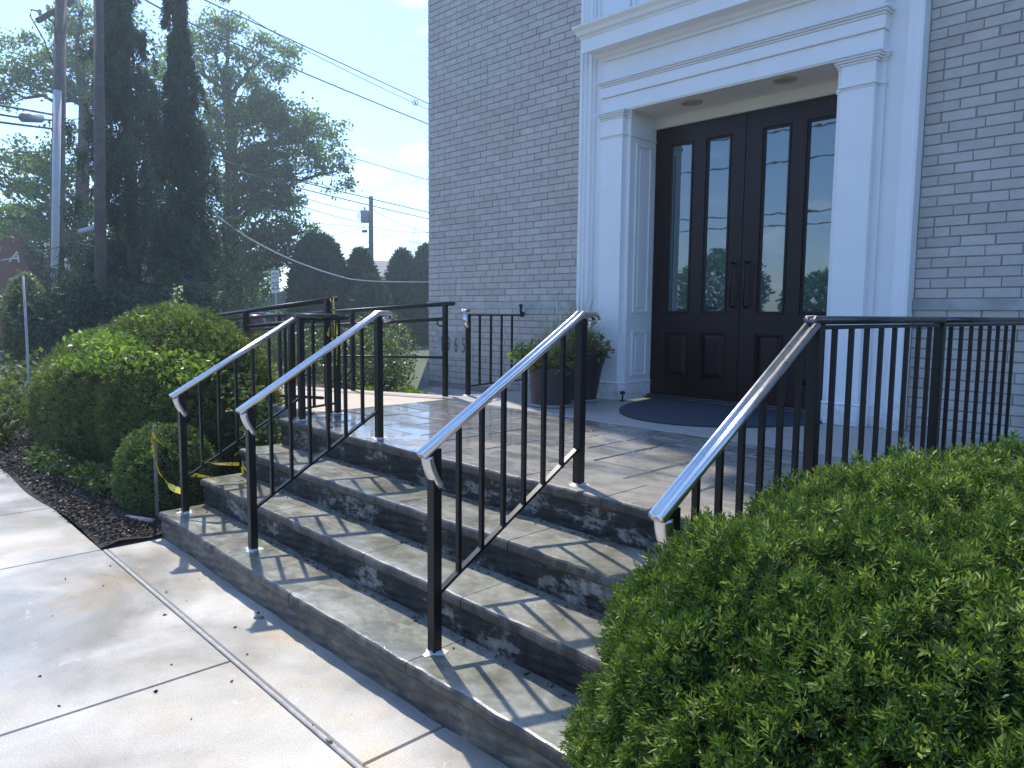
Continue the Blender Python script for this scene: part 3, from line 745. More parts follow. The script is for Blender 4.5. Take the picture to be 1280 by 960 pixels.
# cornerstone with its date
cs = MB(); cs.box(-4.63, -4.05, FY-.012, FY+.01, .965, 1.275, c=.003); cso = cs.build('cornerstone', M['stone_band'], bld)
def text_mesh(txt, size, origin, xdir, up, name, mat, parent, sx=1, depth=.002, align='CENTER'):
    cu = bpy.data.curves.new(name, 'FONT'); cu.body = txt; cu.size = size; cu.extrude = depth; cu.align_x = align; cu.resolution_u = 3
    to = bpy.data.objects.new(name, cu); COL.objects.link(to)
    dg = bpy.context.evaluated_depsgraph_get(); me = bpy.data.meshes.new_from_object(to.evaluated_get(dg))
    bpy.data.objects.remove(to); X = Vector(xdir).normalized(); U = Vector(up).normalized(); Zd = X.cross(U)
    mt = Matrix(((X.x*sx, U.x, Zd.x, origin[0]), (X.y*sx, U.y, Zd.y, origin[1]), (X.z*sx, U.z, Zd.z, origin[2]), (0, 0, 0, 1)))
    me.transform(mt); me.materials.clear()
    return link(name, me, mat, parent)
for ch, x in (('1', -4.545), ('9', -4.425), ('6', -4.29), ('5', -4.155)):
    text_mesh(ch, .255, (x, FY-.0135, 1.03), (1, 0, 0), (0, 0, 1), 'numeral', M['carve'], cso, sx=.55)

# ---- white surround
sur = MB(); PY = FY-.03
W_ = M['white']
# back board (with opening) : panels left, right, above
for (a, b, c, d) in ((-2.30, -1.86, .70, 3.30), (-.04, .42, .70, 3.30), (-2.30, .42, 3.30, 5.4)): sur.box(a, b, PY, FY+.30, c, d)
sur.build('surround_board', W_, bld)
def casing(xa, xb, out):
    mb = MB(); s = 1 if out > 0 else -1
    # stepped moulding: outer band, cove, inner bead
    prof = [(0, FY+.02), (0, FY-.118), (.018, FY-.124), (.034, FY-.118), (.040, FY-.104), (.062, FY-.100), (.068, FY-.085), (.105, FY-.080), (.112, FY-.058), (.126, FY-.052), (.134, FY-.030+.002), (.134, FY+.02)]
    pts = [(xa+s*p, y) for p, y in prof]
    mb.add([(x, y, z) for z in (.70, 6.2) for x, y in pts], [(i, (i+1) % len(pts), len(pts)+(i+1) % len(pts), len(pts)+i) for i in range(len(pts))]+[tuple(range(len(pts)))[::-1], tuple(range(len(pts), 2*len(pts)))])
    o = mb.build('casing', W_, bld); fix_normals(o)
casing(-2.40, 0, 1); casing(.513, 0, -1)
def pilaster(xa, xb, inner):
    t = MB(); f = FY-.119
    # stepped shaft: front face, return, deeper wing on both sides
    t.box(xa-.045, xb+.045, FY-.058, FY-.026, .70, 3.29, c=.002)
    t.box(xa, xb, f, FY-.055, .705, 3.295, c=.003)
    p = t.build('pilaster', W_, bld)
    b = MB(); b.box(xa-.012, xb+.012, f-.012, FY-.05, .70, .845, c=.002); b.box(xa-.018, xb+.018, f-.018, FY-.045, .846, .862, c=.006); b.box(xa-.054, xb+.054, FY-.066, FY-.024, .70, .842, c=.002); b.box(xa-.06, xb+.06, FY-.07, FY-.022, .843, .858, c=.005)
    b.build('plinth', W_, p)
    c = MB()
    for dz, pr, h in ((3.275, .044, .014), (3.260, .036, .014), (3.244, .024, .015), (3.228, .012, .015), (3.075, .014, .020), (3.060, .006, .014)):
        c.box(xa-pr, xb+pr, f-pr, FY-.05, dz, dz+h, c=.004); c.box(xa-.045-pr*.7, xb+.045+pr*.7, FY-.058-pr*.7, FY-.022, dz-.001, dz+h-.001, c=.003)
    c.build('capital', W_, p)
pilaster(-2.135, -1.897, 1); pilaster(-.003, .226, -1)
# entablature
en = MB(); f = FY-.119; ex0, ex1 = -2.14, .262
en.box(ex0, ex1, f+.012, FY-.020, 3.292, 3.425, c=.003)
en.box(ex0-.012, ex1+.012, f-.006, FY-.021, 3.426, 3.515, c=.003)
for dz, pr, h in ((3.516, .016, .016), (3.533, .030, .014), (3.548, .042, .018)): en.box(ex0-pr, ex1+pr, f-pr, FY-.022, dz, dz+h, c=.005)
ef = en.build('architrave', W_, bld)
fr = MB(); fr.box(ex0+.006, ex1-.006, f+.016, FY-.023, 3.567, 3.79, c=.002); fr.build('frieze', W_, bld)
co = MB()
cprof = [(FY-.02, 3.775), (f-.004, 3.745), (f-.012, 3.765), (f-.045, 3.775), (f-.062, 3.800), (f-.108, 3.812), (f-.150, 3.815), (f-.152, 3.808), (f-.160, 3.808), (f-.160, 3.925), (f-.168, 3.930), (f-.172, 3.942), (f-.192, 3.955), (f-.205, 3.985), (f-.232, 4.012), (f-.236, 4.03), (f-.05, 4.06), (FY-.02, 4.06)]
vs = []
for y, z in cprof: 
    k = (f+.0)-y; k = max(k, 0)
    vs.append((ex0-k*.75, y, z))
for y, z in cprof:
    k = (f+.0)-y; k = max(k, 0); vs.append((ex1+k*.75, y, z))
n = len(cprof); co.add(vs, [(i, i+1, n+i+1, n+i) for i in range(n-1)]+[(n-1, 0, n, 2*n-1), tuple(range(n-1, -1, -1)), tuple(range(n, 2*n))])
coo = co.build('cornice', W_, bld); fix_normals(coo)
for a, b in ((-2.26, -2.235), (-1.93, -1.9), (-1.87, -1.85), (-.04, -.01), (.0, .03)):
    up = MB(); up.box(a, b, PY-.025, PY+.01, 4.07, 5.4, c=.003); up.build('window_casing', W_, bld)
# jamb reveals with raised panels
for x, s in ((-1.853, 1), (-.047, -1)):
    j = MB(); a, b = (x-.04, x) if s > 0 else (x, x+.04)
    j.box(a, b, FY-.06, FY+.36, .70, 3.28)
    jo = j.build('door_jamb', W_, bld)
    q = MB()
    for z0, z1 in ((.915, 1.33), (1.50, 3.01)):
        e = .008*s
        def fr4(y0, y1, z0, z1, w, d, m=0):
            xx0, xx1 = sorted((x, x+d*s))
            q.box(xx0, xx1, y0, y1, z1-w, z1); q.box(xx0, xx1, y0, y1, z0, z0+w); q.box(xx0, xx1, y0, y0+w, z0+w, z1-w); q.box(xx0, xx1, y1-w, y1, z0+w, z1-w)
        fr4(FY+.03, FY+.265, z0, z1, .02, .012)
        xx0, xx1 = sorted((x, x+.009*s)); q.box(xx0, xx1, FY+.085, FY+.21, z0+.05, z1-.05, c=.004)
    q.build('raised_panel', W_, jo)
    q = MB(); xx0, xx1 = sorted((x, x+.008*s)); q.box(xx0, xx1, FY-.05, FY+.34, .70, .850); q.box(*sorted((x, x+.014*s)), FY-.055, FY+.34, .849, .862, c=.003); q.build('jamb_base', W_, jo)
    q = MB(); q.box(*sorted((x, x+.014*s)), FY-.055, FY+.34, 3.066, 3.08, c=.003); q.build('jamb_bead', W_, jo)
so_ = MB(); so_.box(-1.893, -.007, FY-.10, FY+.36, 3.281, 3.299); so_.build('soffit', M['soffit'], bld)
hb = MB(); hb.box(-1.853, -.047, FY+.325, FY+.37, 3.185, 3.281); hb.box(-1.853, -.047, FY+.312, FY+.324, 3.19, 3.205, c=.003); hb.build('door_head', M['soffit'], bld)
for x, y in ((-1.33, FY+.08), (-.49, FY+.035)):
    l = MB(); l.lathe((x, y, 3.281), [(.088, 0), (.092, -.004), (.086, -.009), (.066, -.010), (.060, -.004)], 30); lo = l.build('recessed_light', M['light_trim'], bld)
    l = MB(); l.lathe((x, y, 3.281), [(.060, -.004), (.03, -.001), (0.0005, -.0005)], 30); l.build('lens', M['lamp_glass'], lo)
# ---- double doors
DY = 4.245
th = MB(); th.box(-1.853, -.047, DY-.10, DY+.06, .699, .722, c=.004); th.box(-1.853, -.047, DY-.055, DY+.06, .723, .738, c=.003); th.build('threshold', M['cap_dark'], bld)
bk = MB(); bk.box(-1.9, 0, DY+.062, DY+.08, .70, 3.3); bk.build('door_backing', M['wood'], bld)
def door_leaf(x0, x1, lites, hx, side):
    d = MB(); z0, z1 = .742, 3.182; zl0, zl1 = 1.495, 3.035; zp0, zp1 = .90, 1.335
    xs_ = [x0]+[v for l in lites for v in l]+[x1]
    y0, y1 = DY, DY+.05
    for i in range(0, len(xs_), 2): d.box(xs_[i], xs_[i+1], y0, y1, z0, z1, c=.0015)         # stiles
    for l in lites:
        for a, b in ((z0, zp0), (zp1, zl0), (zl1, z1)): d.box(l[0]-.002, l[1]+.002, y0+.001, y1, a, b)
    o = d.build('door', M['wood'], bld)
    for l in lites:
        for (za, zb, w, dep) in ((zl0, zl1, .024, .018), (zp0, zp1, .022, .014)):
            m_ = MB()
            for k, (w0, w1, yy) in enumerate(((0, .010, -.010), (.010, w, .004))):
                a, b, c, e = l[0]+w0, l[1]-w0, za+w0, zb-w0; ww = w1-w0
                m_.box(a, b, y0+yy, y0+.03, e-ww, e, c=.002); m_.box(a, b, y0+yy, y0+.03, c, c+ww, c=.002)
                m_.box(a, a+ww, y0+yy+.0005, y0+.03, c+ww, e-ww, c=.002); m_.box(b-ww, b, y0+yy+.0005, y0+.03, c+ww, e-ww, c=.002)
            m_.build('moulding', M['wood'], o)
        g_ = MB(); g_.box(l[0]+.02, l[1]-.02, y0+.022, y0+.030, zl0+.02, zl1-.02); g_.build('glass_pane', M['glass'], o)
        p_ = MB(); a, b = l[0]+.022, l[1]-.022; c, e = zp0+.022, zp1-.022
        p_.add([(a, y0+.022, c), (b, y0+.022, c), (b, y0+.022, e), (a, y0+.022, e), (a+.04, y0+.004, c+.04), (b-.04, y0+.004, c+.04), (b-.04, y0+.004, e-.04), (a+.04, y0+.004, e-.04)],
               [(0, 1, 5, 4), (1, 2, 6, 5), (2, 3, 7, 6), (3, 0, 4, 7), (4, 5, 6, 7)])
        p_.build('raised_panel', M['wood'], o)
    h = MB(); path = [(hx, y0+.0, 1.93), (hx, y0-.05, 1.935), (hx, y0-.062, 1.90), (hx, y0-.066, 1.75), (hx, y0-.062, 1.59), (hx, y0-.05, 1.555), (hx, y0, 1.56)]
    h.tube(path, .011, 10); h.box(hx-.02, hx+.02, y0-.006, y0, 1.90, 1.965, c=.002); h.box(hx-.02, hx+.02, y0-.006, y0, 1.53, 1.59, c=.002)
    h.build('pull_handle', M['black'], o)
door_leaf(-1.850, -.953, [(-1.705, -1.45), (-1.330, -1.080)], -1.012, 1)
door_leaf(-.947, -.050, [(-.805, -.555), (-.435, -.185)], -.888, -1)

# door mat
mt_ = MB(); cx, cy = -.84, 4.10; pts = [(cx+.86*math.cos(a), cy-1.23*math.sin(a)) for a in np.linspace(0, PI, 48)]
mt_.poly(pts[::-1], .7015, .711); tag(mt_.build('door_mat', M['mat']), 'half oval navy blue mat lying before the double doors', 'door mat')
# small black door holder on the plinth
dh = MB(); dh.tube([(-1.815, 3.77, .70), (-1.815, 3.77, .775)], .008, 8); dh.lathe((-1.815, 3.77, .775), [(0, .018), (.02, .014), (.026, 0), (.02, -.012), (0, -.014)], 14); dh.lathe((-1.815, 3.77, .70), [(0, .012), (.022, .006), (.026, 0)], 14)
tag(dh.build('door_stop', M['black']), 'small black door stop at the foot of the left white pilaster', 'door stop')

# ================================================================== HANDRAILS
CAPP = [(.0, .0), (.012, .0), (.020, .003), (.0255, .011), (.0245, .019), (.018, .0245), (.012, .024), (.0065, .0205), (.004, .0165), (-.004, .0165), (-.0065, .0205), (-.012, .024), (-.018, .0245), (-.0245, .019), (-.0255, .011), (-.020, .003), (-.012, 0)]
CAPP = [(a*1.12, b*1.25) for a, b in CAPP]
def collar(mb, x, y, z, r=.045):
    n = 14; vs = [(x, y, z+.011)]; 
    for ring, (rr, zz) in enumerate(((.6, .010), (1, .0012))):
        for j in range(n):
            a = 2*PI*j/n; q = r*rr*(1+.28*math.sin(3*a+x*9)+.15*math.sin(5*a+y*20)); vs.append((x+q*math.cos(a), y+q*math.sin(a), z+zz))
    fs = [(0, 1+j, 1+(j+1) % n) for j in range(n)]+[(1+j, 1+n+j, 1+n+(j+1) % n, 1+(j+1) % n) for j in range(n)]
    mb.add(vs, fs, 0, True)
def stair_rail(x, label, ylo, yhi, top_lo, top_hi, end, nb=6, ps=.0205, zlo=.17, zhi=.6965, lower_tail=True, cap_tail=None):
    t = empty('handrail', (x, ylo, zlo), label, 'handrail', 'handrails up the front steps')
    sl_ = (top_hi-top_lo)/(yhi-ylo)
    for (y, z0, z1) in ((ylo, zlo, top_lo), (yhi, zhi, top_hi)):
        p = MB(); p.box(x-ps, x+ps, y-ps, y+ps, z0, z1, c=.002); po = p.build('post', M['black'], t)
        c_ = MB(); collar(c_, x, y, z0); c_.build('base_collar', M['caulk'], t)
    b0, b1 = zlo+.235, zlo+.235+sl_*(yhi-ylo)-.10
    b1 = b0+sl_*(yhi-ylo)*.93
    br_ = MB(); br_.sweep([(x, ylo+ps, b0), (x, yhi-ps, b1)], [(-.013, -.006), (.013, -.006), (.013, .007), (-.013, .007)], smooth=False); br_.build('bottom_rail', M['black'], t)
    for i in range(1, nb+1):
        y = ylo+(yhi-ylo)*i/(nb+1); w = .0088
        zb = b0+(b1-b0)*(y-ylo)/(yhi-ylo); zt = top_lo+sl_*(y-ylo)
        p = MB(); p.box(x-w, x+w, y-w, y+w, zb-.004, zt); p.build('baluster', M['black'], t)
    # moulded cap rail with the turned-down nose
    path = []
    if lower_tail:
        nose = Vector((x, ylo-.052, top_lo-.052*sl_)); tail = MB()
        tp = []
        for k in range(7):
            a = k/6; tp.append((x, ylo-.050+.052*a**1.5, nose.z-.008-.118*a))
        tail.sweep([tuple(nose)]+tp, [(q, r_) for q, r_ in CAPP], up=(0, 1, .2)); tail.build('rail_nose', M['cap'], t)
        path.append((x, ylo-.056, top_lo-.056*sl_))
    path.append((x, yhi-.03, top_hi-.03*sl_))
    if end == 'loop':
        for k in range(1, 11):
            a = k/10*PI*1.05; path.append((x, yhi+.015+.045*math.sin(a)+(.03 if k < 8 else .02), top_hi+.004-.022+.022*math.cos(a)))
        path = path[:2]+[(x, yhi+.0, top_hi+.003)]+path[2:]
    c_ = MB(); c_.sweep(path, CAPP); c_.build('cap_rail', M['cap'], t)
    return t
ra = stair_rail(-2.672, 'leftmost black step handrail, beside the yew hedge, its cap running on towards the ramp', .195, 1.045, .955, 1.440, 'flat')
rb = stair_rail(-1.652, 'second black step handrail from the left, standing midway up the sunny steps', .175, 1.015, .965, 1.462, 'loop')
rc = stair_rail(0.0, 'black step handrail in the middle foreground, in front of the planters', .130, .985, .975, 1.468, 'loop')
rdd = stair_rail(1.068, 'rightmost black step handrail, rising out of the clipped yew hedge', .095, 1.000, .965, 1.458, 'flat')
# horizontal run of rail A to the ramp
def flat_rail(t, a, b, zt, zb, nb, cap=True, base=None, posts=(True, True), capmat='cap_dark', zbase=.6965, ps=.0205):
    a = Vector(a); b = Vector(b); d = (b-a)
    for on, p in zip(posts, (a, b)):
        if on:
            m_ = MB(); m_.box(p.x-ps, p.x+ps, p.y-ps, p.y+ps, zbase, zt, c=.002); m_.build('post', M['black'], t)
            m_ = MB(); collar(m_, p.x, p.y, zbase); m_.build('base_collar', M['caulk'], t)
    m_ = MB(); m_.sweep([(a.x, a.y, zb), (b.x, b.y, zb)], [(-.013, -.006), (.013, -.006), (.013, .007), (-.013, .007)], smooth=False); m_.build('bottom_rail', M['black'], t)
    m_ = MB(); m_.sweep([(a.x, a.y, zt-.012), (b.x, b.y, zt-.012)], [(-.013, -.006), (.013, -.006), (.013, .009), (-.013, .009)], smooth=False); m_.build('top_channel', M['black'], t)
    for i in range(1, nb+1):
        p = a.lerp(b, i/(nb+1)); w = .0088; m_ = MB(); m_.box(p.x-w, p.x+w, p.y-w, p.y+w, zb-.004, zt-.014); m_.build('baluster', M['black'], t)
    if cap:
        e = d.normalized(); m_ = MB(); p0 = a-e*.05; p1 = b+e*.02; m_.sweep([(p0.x, p0.y, zt), (p1.x, p1.y, zt)], CAPP); m_.build('cap_rail', M[capmat], t)
flat_rail(ra, (-2.672, 1.045), (-2.80, 1.42), 1.440, .78, 2, posts=(False, True))
flat_rail(rdd, (1.068, 1.0), (1.080, 2.43), 1.458, .74, 8, posts=(False, True), ps=.022)
flat_rail(rdd, (1.080, 2.43), (1.152, 3.86), 1.458, .74, 8, posts=(False, False))
# short balustrade against the wall
wr = empty('wall_railing', (-3.074, 3.012, .69), 'short black railing with five bars between ramp post and brick wall, left of the planters', 'railing')
flat_rail(wr, (-3.074, 3.012), (-3.19, 3.86), 1.475, .79, 4, posts=(True, False), cap=False, ps=.019)
m_ = MB(); m_.sweep([(-3.065, 2.94, 1.48), (-3.07, 2.965, 1.492), (-3.074, 3.012, 1.492)], CAPP); m_.sweep([(-3.067, 2.95, 1.48), (-3.066, 2.952, 1.40), (-3.068, 2.975, 1.34)], CAPP, up=(0, 1, .2)); m_.build('rail_nose', M['cap'], wr)
m_ = MB(); m_.lathe((-3.19, 3.86, 1.475), [(0, .03), (.02, .025), (.03, 0), (.02, -.025), (0, -.03)], 12); m_.tube([(-3.19, 3.84, 1.50), (-3.19, 3.84, 1.56)], .012, 8); m_.lathe((-3.19, 3.84, 1.56), [(0, .024), (.018, .016), (.022, 0), (.012, -.018)], 12); m_.build('wall_bracket', M['black'], wr)
# ramp railings (round pipe)
def pipe_rail(label, y, lines, posts, z_at, brackets=()):
    t = empty('ramp_railing', (posts[0], y, .5), label, 'railing', 'pipe railings along the ramp')
    for (xa, za, xb, zb, nm, r) in lines:
        m_ = MB(); m_.tube([(xa, y, za), (xb, y, zb)], r, 12)
        for px_, pz_ in ((xa, za), (xb, zb)): m_.lathe((px_, y, pz_), [(0, r), (r*.7, r*.7), (r, 0), (r*.7, -r*.7), (0, -r)], 12)
        m_.build(nm, M['black'], t)
    for x in posts:
        zt = np.interp(x, [min(lines[0][0], lines[0][2]), max(lines[0][0], lines[0][2])], [lines[0][1] if lines[0][0] < lines[0][2] else lines[0][3], lines[0][3] if lines[0][0] < lines[0][2] else lines[0][1]])
        m_ = MB(); m_.box(x-.021, x+.021, y-.021, y+.021, z_at(x), zt, c=.002); m_.build('post', M['black'], t)
    for x, z in brackets:
        m_ = MB(); m_.tube([(x, y, z), (x, y, z-.045), (x+.03, y, z-.06), (x+.07, y, z-.06)], .007, 8); m_.build('bracket', M['black'], t)
    return t
zr_ = lambda x: .694+.047*(x+2.985) if x < -2.985 else .69
pipe_rail('pipe railing on the far side of the ramp, before the white edged shrub', 2.9,
          [(-3.16, 1.572, -8.6, 1.345, 'top_pipe', .020), (-3.30, 1.425, -8.6, 1.17, 'hand_pipe', .017), (-3.31, 1.055, -8.6, .83, 'lower_pipe', .013)],
          [-3.28, -4.9, -6.6, -8.3], zr_, [(-3.40, 1.415)])
pipe_rail('pipe railing on the near side of the ramp, behind the big yew hedge', 1.42,
          [(-2.80, 1.582, -6.0, 1.375, 'top_pipe', .020), (-2.65, 1.442, -6.0, 1.245, 'hand_pipe', .017), (-3.02, .80, -6.0, .62, 'lower_pipe', .013)],
          [-2.93, -4.35, -5.75], zr_)
exp_ = MB(); exp_.box(-2.868-.019, -2.868+.019, 1.06, 1.098, .69, 1.40, c=.002); 
eo = tag(exp_.build('ramp_post', M['black']), 'square black post at the top left corner of the steps', 'post')
cb = MB(); cb.box(-4.9, -2.9, 1.20, 1.285, .40, .715, c=.004); tag(cb.build('ramp_curb', M['foundation']), kind='structure')

# ================================================================== SMALL THINGS AT THE STEPS
st = empty('metal_stake', (-3.18, .19, 0), 'grey steel stake holding caution tape beside the bottom step', 'stake')
m_ = MB(); m_.sweep([(-3.18, .19, -.05), (-3.165, .19, .69)], [(-.012, -.009), (-.009, -.009), (-.007, .004), (.007, .004), (.009, -.009), (.012, -.009), (.010, .008), (-.010, .008)], up=(0, 1, 0), smooth=False); m_.build('shaft', M['steel'], st)
m_ = MB(); m_.tube([(-3.165, .182, .60), (-3.165, .198, .60)], .005, 8); m_.build('bolt', M['steel'], st)
def ribbon(pts, w, t, twist=2.0):
    w = w*1.5
    mb = MB(); P_ = [Vector(p) for p in pts]; out = []
    for i in range(len(P_)-1):
        for k in range(6): out.append(P_[i].lerp(P_[i+1], k/6))
    out.append(P_[-1]); vs = []
    for i, p in enumerate(out):
        d = (out[min(i+1, len(out)-1)]-out[max(i-1, 0)]).normalized(); a = math.sin(i*twist*.11)*1.2
        u = Vector((0, 0, 1)); s_ = d.cross(u).normalized(); n_ = (u*math.cos(a)+s_*math.sin(a))*w*(.55+.45*math.cos(i*.31)); 
        vs += [p-n_*.5, p+n_*.5]
    mb.add(vs, [(2*i, 2*i+1, 2*i+3, 2*i+2) for i in range(len(out)-1)], 0, True)
    return mb.build('tape_strand', M['tape'], t)
ct = empty('caution_tape', (-3.16, .19, .6), 'yellow caution tape drooping from the grey stake to the second step', 'caution tape')
s0 = (-3.165, .172, .625)
ribbon([s0, (-3.00, .18, .575), (-2.72, .21, .525), (-2.5, .33, .50), (-2.46, .47, .485)], .028, ct, 1)
ribbon([s0, (-3.10, .15, .50), (-3.02, .16, .38), (-2.93, .19, .30), (-2.75, .22, .28)], .028, ct, 1.6)
ribbon([(-3.165, .19, .62), (-3.10, .17, .60), (-3.03, .16, .56)], .03, ct, .5)
ribbon([(-2.69, .22, .42), (-2.62, .36, .385), (-2.5, .46, .36), (-2.46, .50, .37)], .022, ct, 1.2)
ribbon([(-2.46, .49, .49), (-2.47, .50, .42), (-2.52, .50, .35)], .022, ct, 3)
ribbon([(-2.46, .49, .49), (-2.45, .50, .42), (-2.44, .51, .355)], .02, ct, 2)
ribbon([(-2.46, .49, .49), (-2.42, .50, .44), (-2.40, .52, .40)], .016, ct, 2)
t2 = empty('caution_tape', (-2.8, 1.42, 1.5), 'torn yellow caution tape knotted round the black ramp railing post', 'caution tape')
ribbon([(-2.80, 1.40, 1.60), (-2.80, 1.395, 1.52), (-2.83, 1.385, 1.40), (-2.86, 1.38, 1.30)], .022, t2, 2)
ribbon([(-2.80, 1.40, 1.55), (-2.79, 1.395, 1.42), (-2.78, 1.39, 1.30)], .02, t2, 2)
ribbon([(-2.74, 1.39, 1.40), (-2.73, 1.38, 1.25), (-2.74, 1.38, 1.08)], .024, t2, 1)
ribbon([(-2.84, 1.395, 1.575), (-2.80, 1.39, 1.56), (-2.77, 1.395, 1.59)], .02, t2, 4)
m_ = MB(); m_.tube([(-3.30, .03, .035), (-3.05, .115, .045)], .021, 12); tag(m_.build('drain_pipe', M['pvc']), 'short pinkish pipe end lying in the mulch by the bottom step', 'pipe')
# bits on the sidewalk and steps
def chip(x, y, z, a, l, w, h, label, mat):
    mb = MB(); n = 9; vs = []; 
    for zz, k in ((0, 1), (h*.7, .92), (h, .6)):
        for j in range(n):
            t = 2*PI*j/n; r = k*(1+.15*math.sin(3*t+x)); px, py = l*r*math.cos(t)/2, w*r*math.sin(t)/2
            vs.append((x+px*math.cos(a)-py*math.sin(a), y+px*math.sin(a)+py*math.cos(a), z+zz))
    fs = [(r*n+j, r*n+(j+1) % n, (r+1)*n+(j+1) % n, (r+1)*n+j) for r in range(2) for j in range(n)]+[tuple(2*n+j for j in range(n))]
    mb.add(vs, fs, 0, True); tag(mb.build('debris', mat), label, 'debris')
chip(-1.14, -.045, .0005, .7, .055, .022, .012, 'dark flat chip on the sidewalk near the bottom step', M['joint'])
chip(.0, -.34, .004, .2, .035, .012, .006, 'thin dark twig end beside the long sidewalk joint', M['joint'])
chip(-2.52, .70, .5105, .7, .03, .022, .015, 'small white pebble on the third step behind the left rail', M['caulk'])

N = 420; xg = rng.uniform(-2.6, 1.2, N); kk = np.minimum(rng.integers(0, 10, N)//3, 3); Eg = [E2, E3, E4]
Pg = np.array([(x, (edge(Eg[k], x)-.004-abs(rng.normal(0, .02))) if k < 3 else -.02-abs(rng.normal(0, .5)), (Z[k]+.002) if k < 3 else .003) for x, k in zip(xg, kk)])
Dg = unit(rng.normal(size=(N, 3))*[1, 1, .12]); V = leaves(Pg, Dg, .013, .009, None, rng.uniform(.4, 1.9, N), fold=.25)
tag(quads('grit', V, rng.uniform(0, 1, N), mat=M['chips']), 'grit and leaf crumbs lying in the step corners and on the sidewalk', 'litter', kind='stuff')
# left thin marker rod
rod = MB(); a = far(29, 345, 8.2); b = far(36, 470, 8.2); rod.tube([tuple(b-[0, 0, 1.3]), tuple(a)], .013, 8)
tag(rod.build('garden_stake', M['steel']), 'thin pale garden stake at the far left of the yew hedge', 'stake')

# planters
def planter(name, c, prof, label, ring=True):
    t = empty(name, c, label, 'planter', 'planters beside the door surround')
    m_ = MB(); m_.lathe(c, prof, 36); m_.build('pot', M['pot'], t)
    if ring: m_ = MB(); m_.lathe(c, [(0, .0), (prof[0][0]+.012, .0), (prof[0][0]+.016, .022), (prof[0][0]-.005, .024)], 36); m_.build('saucer', M['pot_ring'], t)
    m_ = MB(); m_.lathe(c, [(0.001, prof[-1][1]+.0), (prof[-1][0], prof[-1][1])], 24); m_.build('soil', M['mulch'], t)
    return t
p1 = planter('planter', (-2.02, 3.03, .70), [(.175, .0), (.178, .10), (.183, .28), (.188, .31), (.188, .335), (.165, .335), (.16, .30)], 'charcoal round pot nearer the camera behind the middle handrail')
p2 = planter('planter', (-2.10, 3.50, .70), [(.15, 0), (.17, .1), (.20, .28), (.235, .40), (.25, .43), (.25, .46), (.225, .46), (.215, .43)], 'taller flared pot with grasses nearest the left pilaster')
def spray(parent, c, n, L_, w, mat, droop=.6, spread=1, seed=0, tint=(.2, .9), name='grass_blades'):
    Vs = []; Ts = []
    r = np.random.default_rng(seed)
    for i in range(n):
        a = r.uniform(0, 2*PI); k = r.uniform(.05, 1)*spread; Lk = L_*r.uniform(.6, 1.15); t = r.uniform(*tint)
        p = np.array(c)+np.array([math.cos(a), math.sin(a), 0])*r.uniform(0, .07); d = unit(np.array([math.cos(a)*k, math.sin(a)*k, 1.0])); sgs = 6
        side = unit(np.cross(d, [0, 0, 1]))*w
        q = p.copy(); 
        for s in range(sgs):
            d2 = unit(d+np.array([math.cos(a)*.13, math.sin(a)*.13, -.13*droop])*s*k)
            q2 = q+d2*Lk/sgs; w0 = 1-s/sgs; w1 = 1-(s+1)/sgs
            Vs.append([q-side*w0, q+side*w0, q2+side*w1, q2-side*w1]); Ts.append(t); q = q2; d = d2
    return quads(name, np.array(Vs), np.array(Ts), mat=mat, parent=parent)
spray(p2, (-2.08, 3.48, 1.12), 330, .62, .0036, M['straw'], 1.2, .75, 1)
spray(p1, (-2.02, 3.03, 1.02), 220, .52, .0034, M['straw'], 1.0, .7, 2)
def tuft(parent, c, r, n, L_, w, mat, seed=0, name='foliage'):
    g_ = np.random.default_rng(seed); P_ = np.array(c)+unit(g_.normal(size=(n, 3)))*np.array(r)*g_.uniform(.3, 1, (n, 1))
    D_ = unit(P_-np.array(c)+g_.normal(size=(n, 3))*.15)
    return quads(name, leaves(P_, D_, L_, w, None, fold=.2), np.clip(g_.normal(.5, .25, n), 0, 1), mat=mat, parent=parent)
tuft(p2, (-2.08, 3.46, 1.17), (.30, .30, .16), 900, .05, .028, M['flower'], 3)
tuft(p1, (-2.02, 3.03, 1.07), (.25, .25, .12), 800, .045, .025, M['flower'], 4)
tuft(p1, (-2.30, 3.05, 1.12), (.16, .16, .13), 300, .05, .028, M['vine'], 5, 'trailing_leaves')
m_ = MB(); m_.tube([(-2.25, 3.35, 1.1), (-2.25, 3.35, 1.66)], .010, 8); m_.lathe((-2.25, 3.35, 1.66), [(0, .02), (.022, .015), (.024, 0), (.0, -.004)], 12)
tag(m_.build('plant_stake', M['conduit']), 'pale plant support rod standing among the potted grasses', 'stake')

# ================================================================== HEDGES
hr = empty('yew_hedge', (2.2, .4, 0), 'clipped dark green yew mound in the right foreground beside the steps', 'hedge')
HC, HRr, HP = (2.245, .43, .42), (1.21, 1.17, .685), 3.15
dome_core('shaded_core', HC, HRr, HP, hr, .925)
FL = .050
P_, N_ = dome_points(105000, HC, HRr, HP, -.35, .035, 6, 21)
dd = np.linalg.norm(P_-CAM, axis=1); vis = ((P_-CAM)*N_).sum(1) < .35*dd
P_, N_ = P_[vis], N_[vis]; dd = dd[vis]
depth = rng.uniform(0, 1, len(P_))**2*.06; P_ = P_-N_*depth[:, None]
big = lump(P_, 5, 3); tn = np.clip(.45+.14*big+.16*lump(P_, 6, 24)+rng.normal(0, .21, len(P_))-depth*2.5, 0, .93)  # deeper, older needles tinted darker, with the shade of the gaps painted in
odd = rng.uniform(0, 1, len(P_)) < .0006; tn[odd] = 1
near = dd < 2.2; keep = near | (rng.uniform(0, 1, len(dd)) < .6); P_, N_, tn, near = P_[keep], N_[keep], tn[keep], near[keep]
V1, T1 = sprig_cloud(P_[near], N_[near], 12, .0195, .0042, .028, .6, .45, tn[near])
